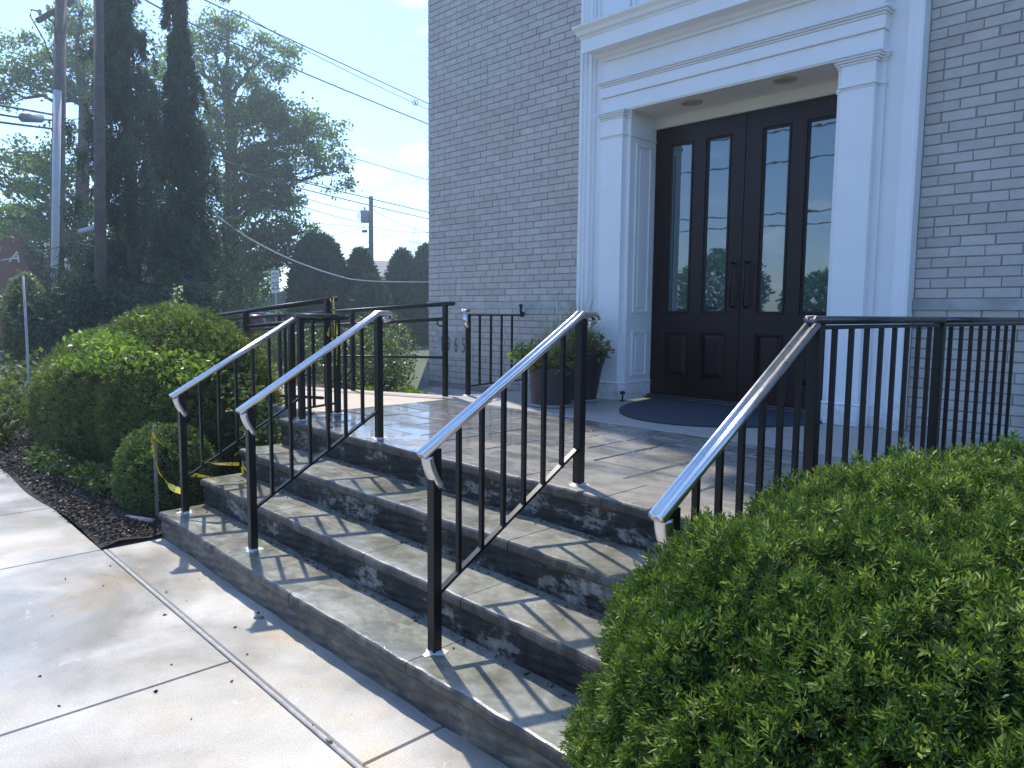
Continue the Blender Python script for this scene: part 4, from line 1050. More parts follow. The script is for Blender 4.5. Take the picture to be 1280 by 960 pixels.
V2, T2 = sprig_cloud(P_[~near], N_[~near], 8, .026, .0062, .036, .55, .45, tn[~near])
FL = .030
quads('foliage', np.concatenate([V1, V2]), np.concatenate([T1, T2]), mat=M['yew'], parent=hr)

hl = empty('yew_hedge', (-4.9, .75, 0), 'large rounded yew hedge left of the steps with sunlit top', 'hedge')
Vs = []; Ts = []
for (c, r, n, sd_) in (((-5.06, 1.02, .42), (1.58, .66, 1.06), 19000, 3), ((-6.15, 1.0, .38), (1.5, .85, .90), 13000, 4)):
    dome_core('shaded_core', c, r, 2.25, hl, .90)
    P_, N_ = dome_points(n, c, r, 2.25, -.5, .045, 5, sd_)
    P_ = P_-N_*(rng.uniform(0, 1, (len(P_), 1))**2*.07)
    v, t = sprig_cloud(P_, N_, 7, .040, .011, .06, .6, .3, np.clip(.45+.16*lump(P_, 8, 3)+.14*lump(P_, 9, 25)+rng.normal(0, .15, len(P_)), 0, .95)); Vs.append(v); Ts.append(t)
quads('foliage', np.concatenate(Vs), np.concatenate(Ts), mat=M['yew2'], parent=hl)

bb = empty('boxwood_bush', (-3.45, .42, 0), 'small round clipped bush behind the grey stake', 'bush')
BC, BR = (-3.55, .40, .24), (.43, .33, .37)
dome_core('shaded_core', BC, BR, 2.2, bb, .88)
P_, N_ = dome_points(6500, BC, BR, 2.2, -.6, .02, 12, 6)
P_ = P_-N_*(rng.uniform(0, 1, (len(P_), 1))**2*.04)
v, t = sprig_cloud(P_, N_, 6, .022, .010, .03, .6, .3, np.clip(.45+rng.normal(0, .16, len(P_)), 0, .93))
quads('foliage', v, t, mat=M['boxwood'], parent=bb)

def leafy(name, centres, n, L_, w, mat, label, cat, seed=0, stems=True, base=None, group=None):
    c0 = centres[0][0]; t = empty(name, (c0[0], c0[1], base if base is not None else 0), label, cat, group); r_ = np.random.default_rng(seed); Vs = []; Ts = []; mb = MB()
    for c, r in centres:
        k = int(n/len(centres)); P_ = np.array(c)+unit(r_.normal(size=(k, 3)))*np.array(r)*r_.uniform(.35, 1, (k, 1))
        Vs.append(leaves(P_, unit(r_.normal(size=(k, 3))+[0, -.2, .15]), L_, w, None, fold=.15)); Ts.append(np.clip(r_.normal(.5, .25, k), 0, 1))
        if stems:
            for q in range(5): branch_tube(mb, (c[0]+r_.uniform(-.08, .08), c[1], (base or 0)), np.array(c)+unit(r_.normal(size=3))*np.array(r)*.7, .009, .003, .03, 5, 4, .05)
    if stems: mb.build('stems', M['bark'], t, kind='stuff')
    quads('foliage', np.concatenate(Vs), np.concatenate(Ts), mat=mat, parent=t); return t
leafy('climbing_vine', [((-5.1, .35, 1.22), (.45, .22, .10)), ((-4.4, .30, 1.20), (.40, .20, .13)), ((-4.7, .25, 1.04), (.5, .15, .12)), ((-3.95, .35, 1.13), (.35, .25, .12)), ((-5.3, .22, 1.0), (.35, .12, .08)), ((-3.6, .6, 1.05), (.25, .25, .15)), ((-4.9,.9,1.43),(.35,.3,.04))], 1500, .048, .028, M['vine'], 'lime green vine sprawling over the top of the big left yew', 'vine', 1, False)
leafy('leafy_shrub', [((-3.45, .98, .72), (.26, .22, .28)), ((-3.8, 1.0, .85), (.28, .2, .26)), ((-3.15, .95, .50), (.2, .2, .22))], 1100, .06, .034, M['broad'], 'broad leaved shrub between the yew hedge and the top step', 'shrub', 2, False)
leafy('groundcover_plants', [((-5.3, .02, .12), (.7, .16, .14)), ((-4.3, .10, .12), (.45, .12, .12))], 1500, .05, .03, M['broad'], 'low leafy plants at the foot of the big yew hedge', 'plants', 3, False)
leafy('perennials', [((-7.6, .1, .35), (.7, .5, .35)), ((-8.8, .6, .5), (.8, .6, .45)), ((-7.3, -.1, .12), (.5, .2, .12))], 2600, .08, .045, M['oak2'], 'bright weedy perennials at the left edge behind the sidewalk', 'plants', 4, True)
leafy('variegated_shrub', [((-5.65, 3.75, .98), (.66, .45, .55)), ((-5.2, 3.5, .72), (.50, .35, .35)), ((-6.2, 3.7, .8), (.5, .4, .45))], 6500, .045, .026, M['euonymus'], 'rounded white edged shrub behind the ramp railing', 'shrub', 5, True, .4)
leafy('low_plants', [((-4.25, 3.2, .58), (.28, .12, .10)), ((-3.8, 3.15, .55), (.22, .1, .07)), ((-3.45, 3.25, .53), (.2, .12, .04)), ((-4.9, 3.1, .55), (.3, .1, .08))], 700, .06, .032, M['vine'], 'low yellow green plants along the foot of the brick wall', 'plants', 6, False, .5)
leafy('dark_shrub', [((-7.4, 3.9, .75), (.7, .5, .6)), ((-8.3, 4.2, .7), (.8, .6, .6)), ((-6.9, 4.6, .9), (.8, .5, .6)), ((-9.6, 4.6, .8), (.9, .6, .6))], 7000, .06, .03, M['broad'], 'dark leafy shrubs beyond the ramp, left of the white edged shrub', 'shrub', 15, False, .1)
# tall pale spire of the hydrangea-like flower stem
fs_ = empty('flower_spike', (-5.0, .9, 1.0), 'pale flowering spike rising above the left yew hedge', 'flower')
m_ = MB(); a = far(222, 360, 7.4); b = far(221, 420, 7.4); m_.tube([tuple(b), tuple(a)], .006, 6); m_.build('stem', M['bark'], fs_)
P_ = b+(a-b)*rng.uniform(0, 1, (110, 1))+rng.normal(size=(110, 3))*.035
M['petals'] = leaf_mat('white_petals', (.10, .16, .06), (.35, .40, .28), (.65, .66, .55), None, .4)
quads('blossoms', leaves(P_, rng.normal(size=(110, 3)), .05, .03, None), rng.uniform(0, .9, 110), mat=M['petals'], parent=fs_)

# ================================================================== BACKGROUND: EVERGREENS
def spruce(c, h, r_bot, r_top, label, n, seed, z0=0.0):
    g_ = np.random.default_rng(seed); t = empty('spruce_tree', (c[0], c[1], -.1), label, 'conifer', 'dark weeping spruces')
    mb = MB(); mb.tube([(c[0], c[1], -.1), (c[0]+.05, c[1], h*.5), (c[0], c[1], h)], [.15, .10, .03], 8)
    Vs = []; Ts = []
    nb = 150
    for i in range(nb):
        z = z0+(h-z0)*(i/nb)**.95; w = min(1, z/7.0)
        R_ = (r_bot*(1-w)**.8+r_top*(1-(1-w)**.8))*(.35+1.0*g_.uniform(0, 1)**.8)
        if z > 7: R_ *= max(.15, 1-(z-7)/(h-6.5))
        a = g_.uniform(0, 2*PI); d = np.array([math.cos(a), math.sin(a), 0])
        lift = g_.uniform(-.05, .25)*R_
        p0 = np.array([c[0], c[1], z]); p1 = p0+d*R_*.55+[0, 0, lift]; p2 = p0+d*R_+[0, 0, lift-.15-g_.uniform(0, .25)]
        mb.tube([p0, p1, p2], [.020, .012, .004], 4)
        ns = int(3+R_*9)                      # hanging strands along the branch
        for q in range(ns):
            u = g_.uniform(.15, 1); B0 = p0+(p1-p0)*u/.55 if u < .55 else p1+(p2-p1)*(u-.55)/.45
            B0 = B0+g_.normal(size=3)*[.06, .06, .02]; Lh = g_.uniform(.2, .85)*(1.1-.3*u); k = int(n/nb/ns*(.5+Lh))+3
            sdir = unit(np.array([g_.normal()*.12, g_.normal()*.12, -1])+d*.10); f_ = g_.uniform(0, 1, k)[:, None]
            Pk = B0+sdir*f_*Lh+g_.normal(size=(k, 3))*[.022, .022, .01]
            Vs.append(leaves(Pk, unit(g_.normal(size=(k, 3))*.6+sdir*.9), .085, .022, None)); Ts.append(np.clip(g_.normal(.3+.3*g_.uniform(), .15, k), 0, .93))
    mb.build('trunk', M['bark'], t); quads('crown', np.concatenate(Vs), np.concatenate(Ts), mat=M['spruce'], parent=t)
s1 = far(166, 300, 14.0); s2 = far(230, 300, 15.0)
spruce(s1, 10.0, 1.75, .34, 'tall dark weeping spruce standing nearer the utility poles', 120000, 1, .5)
spruce(s2, 9.6, 1.80, .10, 'dark weeping spruce with the narrower pointed top', 110000, 2, .5)
s3 = far(112, 380, 12.5)
leafy('juniper_shrub', [(tuple(far(110, 372, 12.5)), (.75, .6, .42)), (tuple(far(165, 385, 12.8)), (.9, .6, .4)), (tuple(far(60, 400, 12)), (.4, .5, .5)), (tuple(far(240, 380, 13)), (.9, .6, .45)), (tuple(far(85, 420, 12)), (.6, .5, .5)), (tuple(far(160, 430, 12)), (1.1, .5, .5))], 16000, .13, .03, M['spruce'], 'dark spreading juniper behind the big yew hedge', 'shrub', 8, True)
# weeping shrub with pale rim, far left
wc = far(30, 400, 13); leafy('weeping_shrub', [(tuple(far(30, 372, 13)), (.30, .3, .35)), (tuple(far(28, 400, 13)), (.50, .4, .45)), (tuple(far(26, 435, 13)), (.6, .4, .4))], 4000, .09, .035, M['broad'], 'cone shaped weeping shrub before the brick house', 'shrub', 9, True)
wsh = [o for o in COL.objects if o.name == 'weeping_shrub'][0]; arc = [far(u, v, 12.6) for u, v in ((-2, 392), (8, 372), (16, 356), (23, 347), (29, 344), (36, 347), (43, 354), (50, 362), (54, 372))]
Pa = np.concatenate([arc[i]+(arc[i+1]-arc[i])*rng.uniform(0, 1, (90, 1)) for i in range(8)])+rng.normal(size=(720, 3))*.03
quads('pale_tips', leaves(Pa, rng.normal(size=(720, 3))+[0, 0, -.4], .08, .03, None), rng.uniform(.6, .93, 720), mat=M['euonymus'], parent=wsh)
def arbor(u, v_top, v_w, d, wpx, label, seed, n=9000, ex=.75):
    c = far(u, v_top, d); h = c[2]+.1; R_ = wpx/2*d/FPX; g_ = np.random.default_rng(seed)
    t = empty('arborvitae', (c[0], c[1], -.1), label, 'conifer', 'arborvitae behind the ramp')
    z = g_.uniform(0, 1, n)**.8; prof = np.where(z < .35, 1, np.cos((z-.35)/.65*PI/2)**ex)
    a = g_.uniform(0, 2*PI, n); rr = R_*prof*np.sqrt(g_.uniform(.55, 1.02, n))*(1+.14*np.sin(2*a+seed*2+3*z)+.10*np.sin(5*a+9*z+seed)+.06*np.sin(11*a-17*z))
    P_ = np.stack([c[0]+rr*np.cos(a), c[1]+rr*np.sin(a), -.1+z*h], 1)
    D_ = unit(np.stack([np.cos(a)*.5, np.sin(a)*.5, np.ones(n)*.9], 1)+g_.normal(size=(n, 3))*.6)
    mb = MB(); mb.tube([(c[0], c[1], -.1), (c[0], c[1], h*.85)], [.12, .03], 8)
    zz = np.linspace(0, 1, 14); mb2 = MB(); mb2.lathe((c[0], c[1], -.1), [(max(.01, R_*.78*(1 if q < .35 else math.cos((q-.35)/.65*PI/2)**ex)), q*h*.96) for q in zz], 16)
    mb.build('trunk', M['bark'], t); mb2.build('inner_shaded_core', M['undercore'], t)
    quads('crown', leaves(P_, D_, .26, .085, None, g_.uniform(.5, 1.8, n)), np.clip(.42+.22*lump(P_, seed, 5)+g_.normal(0, .16, n), 0, .93), mat=M['arbor'], parent=t)
arbor(397, 300, 0, 30, 68, 'broad dark arborvitae with a reddish right side, nearest the big tree', 1, 18000, .42)
arbor(450, 318, 0, 31, 54, 'pointed arborvitae in front of the distant utility pole', 2, 12000, .95)
arbor(463, 352, 0, 29, 50, 'shorter arborvitae overlapping the foot of the distant pole', 3)
arbor(503, 318, 0, 33, 46, 'slim arborvitae left of the building corner', 4)
arbor(533, 312, 0, 34, 50, 'arborvitae partly hidden by the building corner', 5)

# ================================================================== DECIDUOUS TREES
def B(u, v, d, rx, rz=None): return (far(u, v, d), (rx, rx, rz or rx*.75))
D1 = 30
b0 = far(290, 420, D1); b0[2] = -.1; tt = far(285, 130, D1)
tree('oak_tree', tuple(b0), tuple(tt),
     [B(258, 45, D1, 1.1), B(285, 18, D1, .8), B(330, 70, D1, 1.3), B(300, 120, D1, 1.6), B(350, 140, D1, 1.3), B(395, 165, D1, 1.2), B(415, 215, D1, .8, 1.1),
      B(300, 190, D1, 1.7), B(345, 210, D1, 1.3), B(290, 245, D1, 1.5), B(335, 270, D1, 1.3), B(355, 245, D1, .9), B(310, 320, D1, 1.6), B(270, 340, D1, 1.4), B(335, 318, D1, .8), B(300, 370, D1, 1.5), B(255, 90, D1, .9), B(230, 380, D1, 1.5), B(380, 290, D1, .6), B(250, 150, D1, 1.5), B(245, 210, D1, 1.5), B(325, 150, D1, 1.2), B(370, 190, D1, 1.3), B(330, 235, D1, 1.4), B(320, 290, D1, 1.4), B(345, 300, D1, 1.2), B(230, 290, D1, 1.6), B(230, 60, D1, 1.0)],
     M['oak'], 'large spreading oak right of the spruces with sky between its limbs', 'tree', 'big leafy trees', 225, .15, .42, .28, 3)
D2 = 27
b0 = far(100, 420, D2); b0[2] = -.1; tt = far(100, 90, D2)
tree('oak_tree', tuple(b0), tuple(tt),
     [B(30, 70, D2, 1.1), B(50, 100, D2, 1.0), B(15, 100, D2, .8), B(95, 50, D2, 1.2), B(110, 100, D2, 1.3), B(100, 20, D2, .9), B(70, 85, D2, 1.0), B(20, 190, D2, 1.2), B(60, 215, D2, 1.1), B(0, 215, D2, 1.1),
      B(95, 190, D2, 1.3), B(110, 240, D2, 1.4), B(60, 250, D2, 1.3), B(20, 255, D2, 1.4), B(90, 295, D2, 1.6), B(125, 320, D2, 1.2), B(-20, 270, D2, 1.3), B(0, 120, D2, .7), B(150, 30, D2, 1.0), B(160, 110, D2, 1.3), B(170, 200, D2, 1.3), B(200, 100, D2, 1.0)],
     M['oak'], 'large leafy tree behind the two utility poles at the left', 'tree', 'big leafy trees', 205, .14, .34, .22, 5)
D3 = 38
for u, v, rr, lb, sd_ in ((15, 300, 2.4, 'mid green tree in front of the brick house', 11), (205, 330, 3.2, 'dark leafy tree low behind the spruces', 12), (290, 372, 1.7, 'low leafy tree left of the speed sign', 13)):
    b0 = far(u, 430, D3); b0[2] = -.1
    tree('maple_tree', tuple(b0), tuple(far(u, v-20, D3)), [B(u, v, D3, rr, rr*.8), B(u-30, v+25, D3, rr*.7), B(u+28, v+22, D3, rr*.7), B(u+5, v+45, D3, rr*.8, rr*.5)], M['oak2'] if sd_ == 11 else M['oak'], lb, 'tree', 'smaller background trees', 190, .22, .25, .5, sd_)
# treeline across the main street (behind the viewer, seen in the door glass) and distant belt
def belt(name, pts, h, r, n, mat, label):
    g_ = np.random.default_rng(len(pts)); Vs = []; Ts = []
    for (x, y) in pts:
        hh = h*g_.uniform(.7, 1.15); P_ = np.array([x, y, hh*.55])+unit(g_.normal(size=(n, 3)))*np.array([r, r, hh*.5])*g_.uniform(.5, 1, (n, 1))**.5
        Vs.append(leaves(P_, g_.normal(size=(n, 3)), .26, .16, None)); Ts.append(np.clip(g_.normal(.4, .2, n), 0, .93))
    o = quads(name, np.concatenate(Vs), np.concatenate(Ts), mat=mat); tag(o, label, 'trees', kind='stuff')
belt('distant_trees', [(-75+8*math.cos(a)*i*.0-18*0+x, y) for i, (x, y) in enumerate([(-6, -22), (-4, -8), (0, 6), (2, 18), (4, 30), (8, 42), (16, 50), (24, 58), (34, 64), (-8, -36), (12, 46), (-2, 12), (3, 24)]) for a in (0,)], 7.5, 5.5, 7000, M['oak'], 'far belt of trees closing the view beyond the side street')
belt('street_trees', [(-34, -30), (-22, -33), (-13, -29), (4, -38), (14, -31), (-46, -29)], 5.0, 3.0, 6500, M['oak'], 'trees across the street seen mirrored in the door glass')

# ================================================================== POLES AND WIRES
def pole(u_top, u_bot, d, r, h, label, conduit=False, arm=None, seed=0):
    b = far(u_bot, 390, d); t_ = far(u_top, 0, d); dx = (t_-b)/(t_[2]-b[2])
    base = b-dx*(b[2]+.1); top = b+dx*(h-b[2])
    t = empty('utility_pole', tuple(base), label, 'utility pole', 'utility poles')
    m_ = MB(); m_.tube([tuple(base), tuple(base+(top-base)*.5), tuple(top)], [r*1.08, r, r*.85], 16); m_.build('pole_shaft', M['wood_pole'], t)
    return t, base, top
t1, pb1, pt1 = pole(76, 70, 18, .155, 9.2, 'weathered utility pole at the left with a pale conduit and crossarm')
side = unit(np.array([-_R[0], -_R[1], 0])); tow = unit(CAM-pb1)*[1, 1, 0]
m_ = MB(); off = side*.045+tow*.17; off2 = side*.02+tow*.15
ax1 = (pt1-pb1)/9.3; m_.tube([tuple(pb1+off), tuple(pb1+off+ax1*6.9)], .09, 12); m_.build('conduit', M['conduit'], t1)
m_ = MB(); ca = far(47, 26, 17.6); cb_ = far(105, -8, 18.6); m_.sweep([tuple(ca), tuple(cb_)], [(-.05, -.06), (.05, -.06), (.05, .06), (-.05, .06)], smooth=False)
m_.sweep([tuple(far(60, 22, 17.8)), tuple(far(74, 36, 18))], [(-.02, -.02), (.02, -.02), (.02, .02), (-.02, .02)], smooth=False); m_.build('crossarm', M['wood_pole'], t1)
for u, v in ((50, 14), (60, 8), (95, -5)):
    m_ = MB(); c = far(u, v+6, 17.8); m_.lathe(tuple(c), [(0, .16), (.035, .15), (.05, .11), (.03, .09), (.055, .06), (.03, .03), (.03, -.03)], 12); m_.build('insulator', M['conduit'], t1)
m_ = MB(); m_.tube([tuple(far(38, 20, 17.7)), tuple(far(39, 12, 17.7)), tuple(far(47, 14, 17.7))], .02, 6); m_.tube([tuple(far(38, 20, 17.7)), tuple(far(55, 50, 17.9)), tuple(far(70, 90, 18))], .018, 6); m_.tube([tuple(far(100, 0, 18)), tuple(far(104, 12, 18)), tuple(far(98, 20, 18))], .02, 6); m_.build('jumper_wire', M['wire'], t1)
t2_, pb2, pt2 = pole(123, 126, 12.3, .088, 6.9, 'brown utility pole standing just left of the spruces')
m_ = MB(); m_.tube([tuple(far(99, 290, 12.3)), tuple(far(122, 284, 12.3))], .045, 8); m_.build('lamp_arm', M['conduit'], t2_)
t3, pb3, pt3 = pole(463, 464, 45, .16, 8.55, 'distant utility pole carrying a transformer, seen between arborvitae')
m_ = MB(); c = far(456, 271, 45); m_.lathe(tuple(c), [(0, .42), (.24, .38), (.27, .30), (.27, -.30), (.22, -.36), (0, -.36)], 16); m_.build('transformer', M['grey_metal'], t3)
m_ = MB(); m_.lathe(tuple(c), [(.03, .6), (.05, .52), (.05, .40)], 8); m_.box(*(c[0]-.22, c[0]+.12), c[1]-.1, c[1]+.1, c[2]-.95, c[2]-.80); m_.tube([tuple(far(449, 276, 45)), tuple(far(448, 268, 45)), tuple(far(452, 262, 45))], .03, 6); m_.build('bushing', M['wire'], t3)
m_ = MB(); m_.tube([tuple(far(458, 313, 45)), tuple(far(464, 318, 45))], .05, 6); m_.box(*(far(459, 316, 45)[0]-.1, far(459, 316, 45)[0]+.1), far(459, 316, 45)[1]-.1, far(459, 316, 45)[1]+.1, far(459, 316, 45)[2]-.3, far(459, 316, 45)[2]+.3); m_.build('junction_box', M['wire'], t3)
wg = 'overhead wires'
def wire(pts, r, label, mat=None):
    P_ = [np.array(far(*p)) for p in pts]; out = []
    for i in range(len(P_)-1):
        n = 14
        for k in range(n): out.append(P_[i]+(P_[i+1]-P_[i])*k/n)
    out.append(P_[-1])
    if len(pts) == 3:
        A, Bm, C_ = P_; out = []
        for k in range(31):
            t = k/30; out.append(A*(1-t)*(1-2*t)+Bm*4*t*(1-t)+C_*t*(2*t-1))
    m_ = MB(); m_.tube([tuple(p) for p in out], r, 5)
    tag(m_.build('overhead_wire', mat or M['wire']), label, 'wire', wg)
wire([(245, -5, 20), (390, 62, 27), (560, 141, 36)], .022, 'topmost wire crossing the blue sky to the building')
wire([(300, 14, 20), (420, 82, 27), (560, 148, 36)], .014, 'thin wire just below the topmost one')
wire([(175, -5, 18), (330, 70, 25), (560, 165, 36)], .026, 'second heavy wire crossing the open sky')
wire([(424, 192, 30), (480, 209, 34), (560, 232, 40)], .018, 'single wire leaving the oak crown towards the small cloud')
wire([(255, 193, 22), (400, 233, 34), (560, 271, 50)], .028, 'upper of the two thick wires above the distant pole top')
wire([(300, 215, 24), (430, 249, 36), (560, 279, 50)], .026, 'lower of the two thick wires touching the distant pole top')
wire([(350, 238, 30), (410, 256, 38), (450, 265, 45)], .018, 'wire ending at the transformer top')
wire([(355, 249, 30), (400, 265, 38), (450, 278, 45)], .02, 'wire ending at the foot of the transformer')
wire([(373, 277, 36), (420, 281, 42), (462, 284, 45)], .016, 'nearly level wire left of the distant pole')
wire([(398, 300, 36), (430, 290, 42), (455, 284, 45)], .016, 'wire rising from the arborvitae to the distant pole')
wire([(420, 316, 36), (445, 310, 42), (460, 303, 45)], .016, 'low sagging wire left of the distant pole')
wire([(466, 262, 45), (510, 283, 48), (560, 296, 52)], .018, 'wire falling right from the distant pole top')
wire([(466, 284, 45), (510, 290, 48), (560, 291, 52)], .016, 'nearly level wire right of the distant pole')
wire([(468, 287, 45), (505, 300, 48), (560, 310, 52)], .016, 'lowest wire right of the distant pole')
wire([(262, 262, 16), (345, 316, 19), (430, 347, 24), ], .020, 'thick pale cable slanting down through the oak foliage', M['conduit'])
wire([(430, 347, 24), (480, 352, 28), (560, 352, 34)], .017, 'pale cable continuing past the arborvitae', M['conduit'])
wire([(-20, 128, 14), (25, 136, 16), (70, 144, 18)], .026, 'upper wire at the left edge ending at the weathered pole')
wire([(-20, 139, 14), (25, 147, 16), (66, 150, 18)], .022, 'middle wire at the left edge carrying a splice box')
wire([(-20, 150, 14), (25, 156, 16), (66, 161, 18)], .024, 'lower wire at the left edge')
wire([(-20, 46, 14), (0, 50, 15), (20, 54, 16)], .014, 'faint wire at the upper left corner')
m_ = MB(); a, b = far(29, 147, 16), far(50, 148, 17); m_.tube([tuple(a-(b-a)*.02), tuple(a), tuple(b), tuple(b+(b-a)*.02)], [.04, .10, .10, .04], 10); tag(m_.build('splice_box', M['grey_metal']), 'dark splice box hanging on the wires at the left', 'splice box')
m_ = MB(); c = far(519, 127, 33)
for s_ in (-1, 1):
    q = [tuple(c+np.array([_R[0]*s_*.06, _R[1]*s_*.06, 0])+np.array([_R[0]*.05*math.cos(a), _R[1]*.05*math.cos(a), .13*math.sin(a)-.05])) for a in np.linspace(0, 2*PI, 12)]; m_.tube(q, .018, 5)
tag(m_.build('wire_spacer', M['wire']), 'small looped spacer clipped on the topmost wire near the building', 'wire spacer')
# across-the-street pole and wires, mirrored in the glass
t4 = empty('utility_pole', (-3.4, -14.5, -.1), 'utility pole across the street mirrored in the right door glass', 'utility pole', 'utility poles')
m_ = MB(); m_.tube([(3.2, -16, -.1), (3.2, -16, 9)], [.16, .12], 12); m_.build('pole_shaft', M['wood_pole'], t4)
m_ = MB(); m_.lathe((3.2, -15.6, 6.2), [(0, .45), (.26, .4), (.28, -.4), (0, -.42)], 14); m_.build('transformer', M['conduit'], t4)
for i, (z, y) in enumerate(((8.6, -16), (7.5, -16.1), (5.6, -15.8), (5.2, -16))):
    m_ = MB(); m_.tube([(x, y, z-.5*math.cos((x-3.2)/14*PI/1.2)*0-.6*(1-((x-3.2)/26)**2)*(1 if abs(x-3.2) > 0 else 0)) for x in np.linspace(-22, 30, 24)], .03, 5)
    tag(m_.build('overhead_wire', M['wire']), ('highest', 'second', 'third', 'lowest')[i]+' wire along the street, seen only mirrored in the doors', 'wire', wg)

# ================================================================== FAR BUILDINGS, SIGN, CAR, BIN
hx = far(30, 330, 30); ux = np.array([_R[0], _R[1], 0]); ux = unit(ux); uy = np.array([-ux[1], ux[0], 0])
def quad_box(mb, o, a0, a1, b0, b1, z0, z1):
    vs = [o+ux*a+uy*b+np.array([0, 0, z-o[2]]) for z in (z0, z1) for b in (b0, b1) for a in (a0, a1)]
    mb.add(vs, [(0, 2, 3, 1), (4, 5, 7, 6), (0, 1, 5, 4), (2, 6, 7, 3), (0, 4, 6, 2), (1, 3, 7, 5)])
hs = empty('brick_house', tuple(hx*[1, 1, 0]), 'red brick house with a letter A on its chimney at the far left', 'house')
zp = far(29, 297, 30)[2]; up3 = lambda a, b_, z: tuple(hx+ux*a+uy*b_+np.array([0, 0, z-hx[2]]))
m_ = MB(); quad_box(m_, hx, -4.3, 4.3, 0, 6, -.1, zp-2.62)
m_.add([up3(a, b_, z) for b_ in (0, 6) for a, z in ((-4.3, zp-2.62), (0, zp-.06), (4.3, zp-2.62))], [(0, 2, 1), (3, 4, 5), (0, 1, 4, 3), (1, 2, 5, 4)]); m_.build('wall', M['red_brick'], hs)
m_ = MB(); g_ = [(-4.7, zp-2.82), (0, zp), (4.7, zp-2.82)]
m_.add([up3(a, b_, z+dz) for dz in (.02, .12) for b_ in (-.2, 6.2) for a, z in g_], [(0, 1, 4, 3), (1, 2, 5, 4), (6, 7, 10, 9), (7, 8, 11, 10), (0, 1, 7, 6), (1, 2, 8, 7), (3, 4, 10, 9), (4, 5, 11, 10), (0, 3, 9, 6), (2, 5, 11, 8)])
m_.add([up3(a, b_, z) for a in (-5, 3.0) for b_, z in ((5.2, zp-2.3), (8.5, zp+.75), (11.8, zp-2.3))], [(0, 1, 4, 3), (1, 2, 5, 4), (0, 2, 1), (3, 4, 5)]); rfo = m_.build('roof', M['roof'], hs)
m_ = MB()
for (a0, z0), (a1, z1) in ((g_[0], g_[1]), (g_[1], g_[2])): m_.sweep([up3(a0, -.25, z0), up3(a1, -.25, z1)], [(-.04, -.10), (.04, -.10), (.04, .12), (-.04, .12)], smooth=False)
m_.build('fascia', M['white'], hs)
m_ = MB(); zc = far(30, 322, 30)[2]; zt_ = far(28, 288, 30)[2]
quad_box(m_, hx, -.66, .66, -.75, -.01, -.1, zc-.4)
m_.add([up3(a, b_, z) for z, w in ((zc-.4, .66), (zc+.15, .42)) for b_ in (-.75, -.01) for a in (-w, w)], [(4, 5, 7, 6), (0, 1, 5, 4), (2, 6, 7, 3), (0, 4, 6, 2), (1, 3, 7, 5)])
quad_box(m_, hx, -.42, .42, -.75, -.01, zc+.15, zt_); quad_box(m_, hx, -.48, .48, -.8, .04, zt_+.001, zt_+.12); cho = m_.build('chimney', M['red_brick'], hs)
pA = hx-uy*.765; text_mesh('A', .62, (pA[0]+ux[0]*.12, pA[1]+ux[1]*.12, far(38, 328, 29.3)[2]), tuple(ux), (0, 0, 1), 'monogram_letter', M['white'], cho, sx=1.1, depth=.02).data.transform(Matrix(((1, 0, ux[0]*.35, -ux[0]*.35*pA[2]*0-ux[0]*.35*far(38, 328, 29.3)[2]), (0, 1, ux[1]*.35, -ux[1]*.35*far(38, 328, 29.3)[2]), (0, 0, 1, 0), (0, 0, 0, 1))))
m_ = MB(); q0 = pA+ux*(-.42); zA = far(38, 327, 29.3)[2]; m_.tube([(q0[0], q0[1], zA+.02), tuple(np.array([(pA+ux*(-.1))[0], (pA+ux*(-.1))[1], zA+.10])), ((pA+ux*.2)[0], (pA+ux*.2)[1], zA+.16)], .02, 6); m_.build('monogram_flourish', M['white'], cho)
# windows of the house
for a in (-3.4, 1.6, 2.9):
    m_ = MB(); quad_box(m_, hx, a, a+.9, -.03, -.005, .9, 2.1); wo_ = m_.build('window', M['white'], hs)
    m_ = MB(); quad_box(m_, hx, a+.08, a+.82, -.045, -.032, .98, 2.02); m_.build('pane', M['car_glass'], wo_)
def gable_house(name, u, v_eave, v_ridge, d, w, dep, label, wallm, a_off=0):
    o = far(u, v_eave, d); r_ = far(u, v_ridge, d); t = empty(name, tuple(o*[1, 1, 0]), label, 'house')
    m_ = MB(); quad_box(m_, o, -w/2, w/2, 0, dep, -.1, o[2]); m_.build('wall', wallm, t)
    m_ = MB(); vs = [o+ux*a+uy*b+np.array([0, 0, z-o[2]]) for b in (-.3, dep+.3) for a, z in ((-w/2-.3, o[2]), (a_off, r_[2]), (w/2+.3, o[2]))]
    m_.add(vs, [(0, 1, 4, 3), (1, 2, 5, 4), (0, 2, 1), (3, 4, 5), (0, 3, 5, 2)]); m_.build('roof', M['roof'] if name == 'grey_roof_house' else wallm, t)
    for k in (-w*.25, w*.22):
        m_ = MB(); quad_box(m_, o, k-.4, k+.4, -.04, -.005, o[2]-1.5, o[2]-.4); wo_ = m_.build('window', M['white'], t)
        m_ = MB(); quad_box(m_, o, k-.33, k+.33, -.055, -.042, o[2]-1.43, o[2]-.47); m_.build('pane', M['car_glass'], wo_)
gable_house('siding_house', 343, 383, 360, 34, 1.9, 5, 'pale siding gable house behind the speed limit sign', M['siding'], .8)
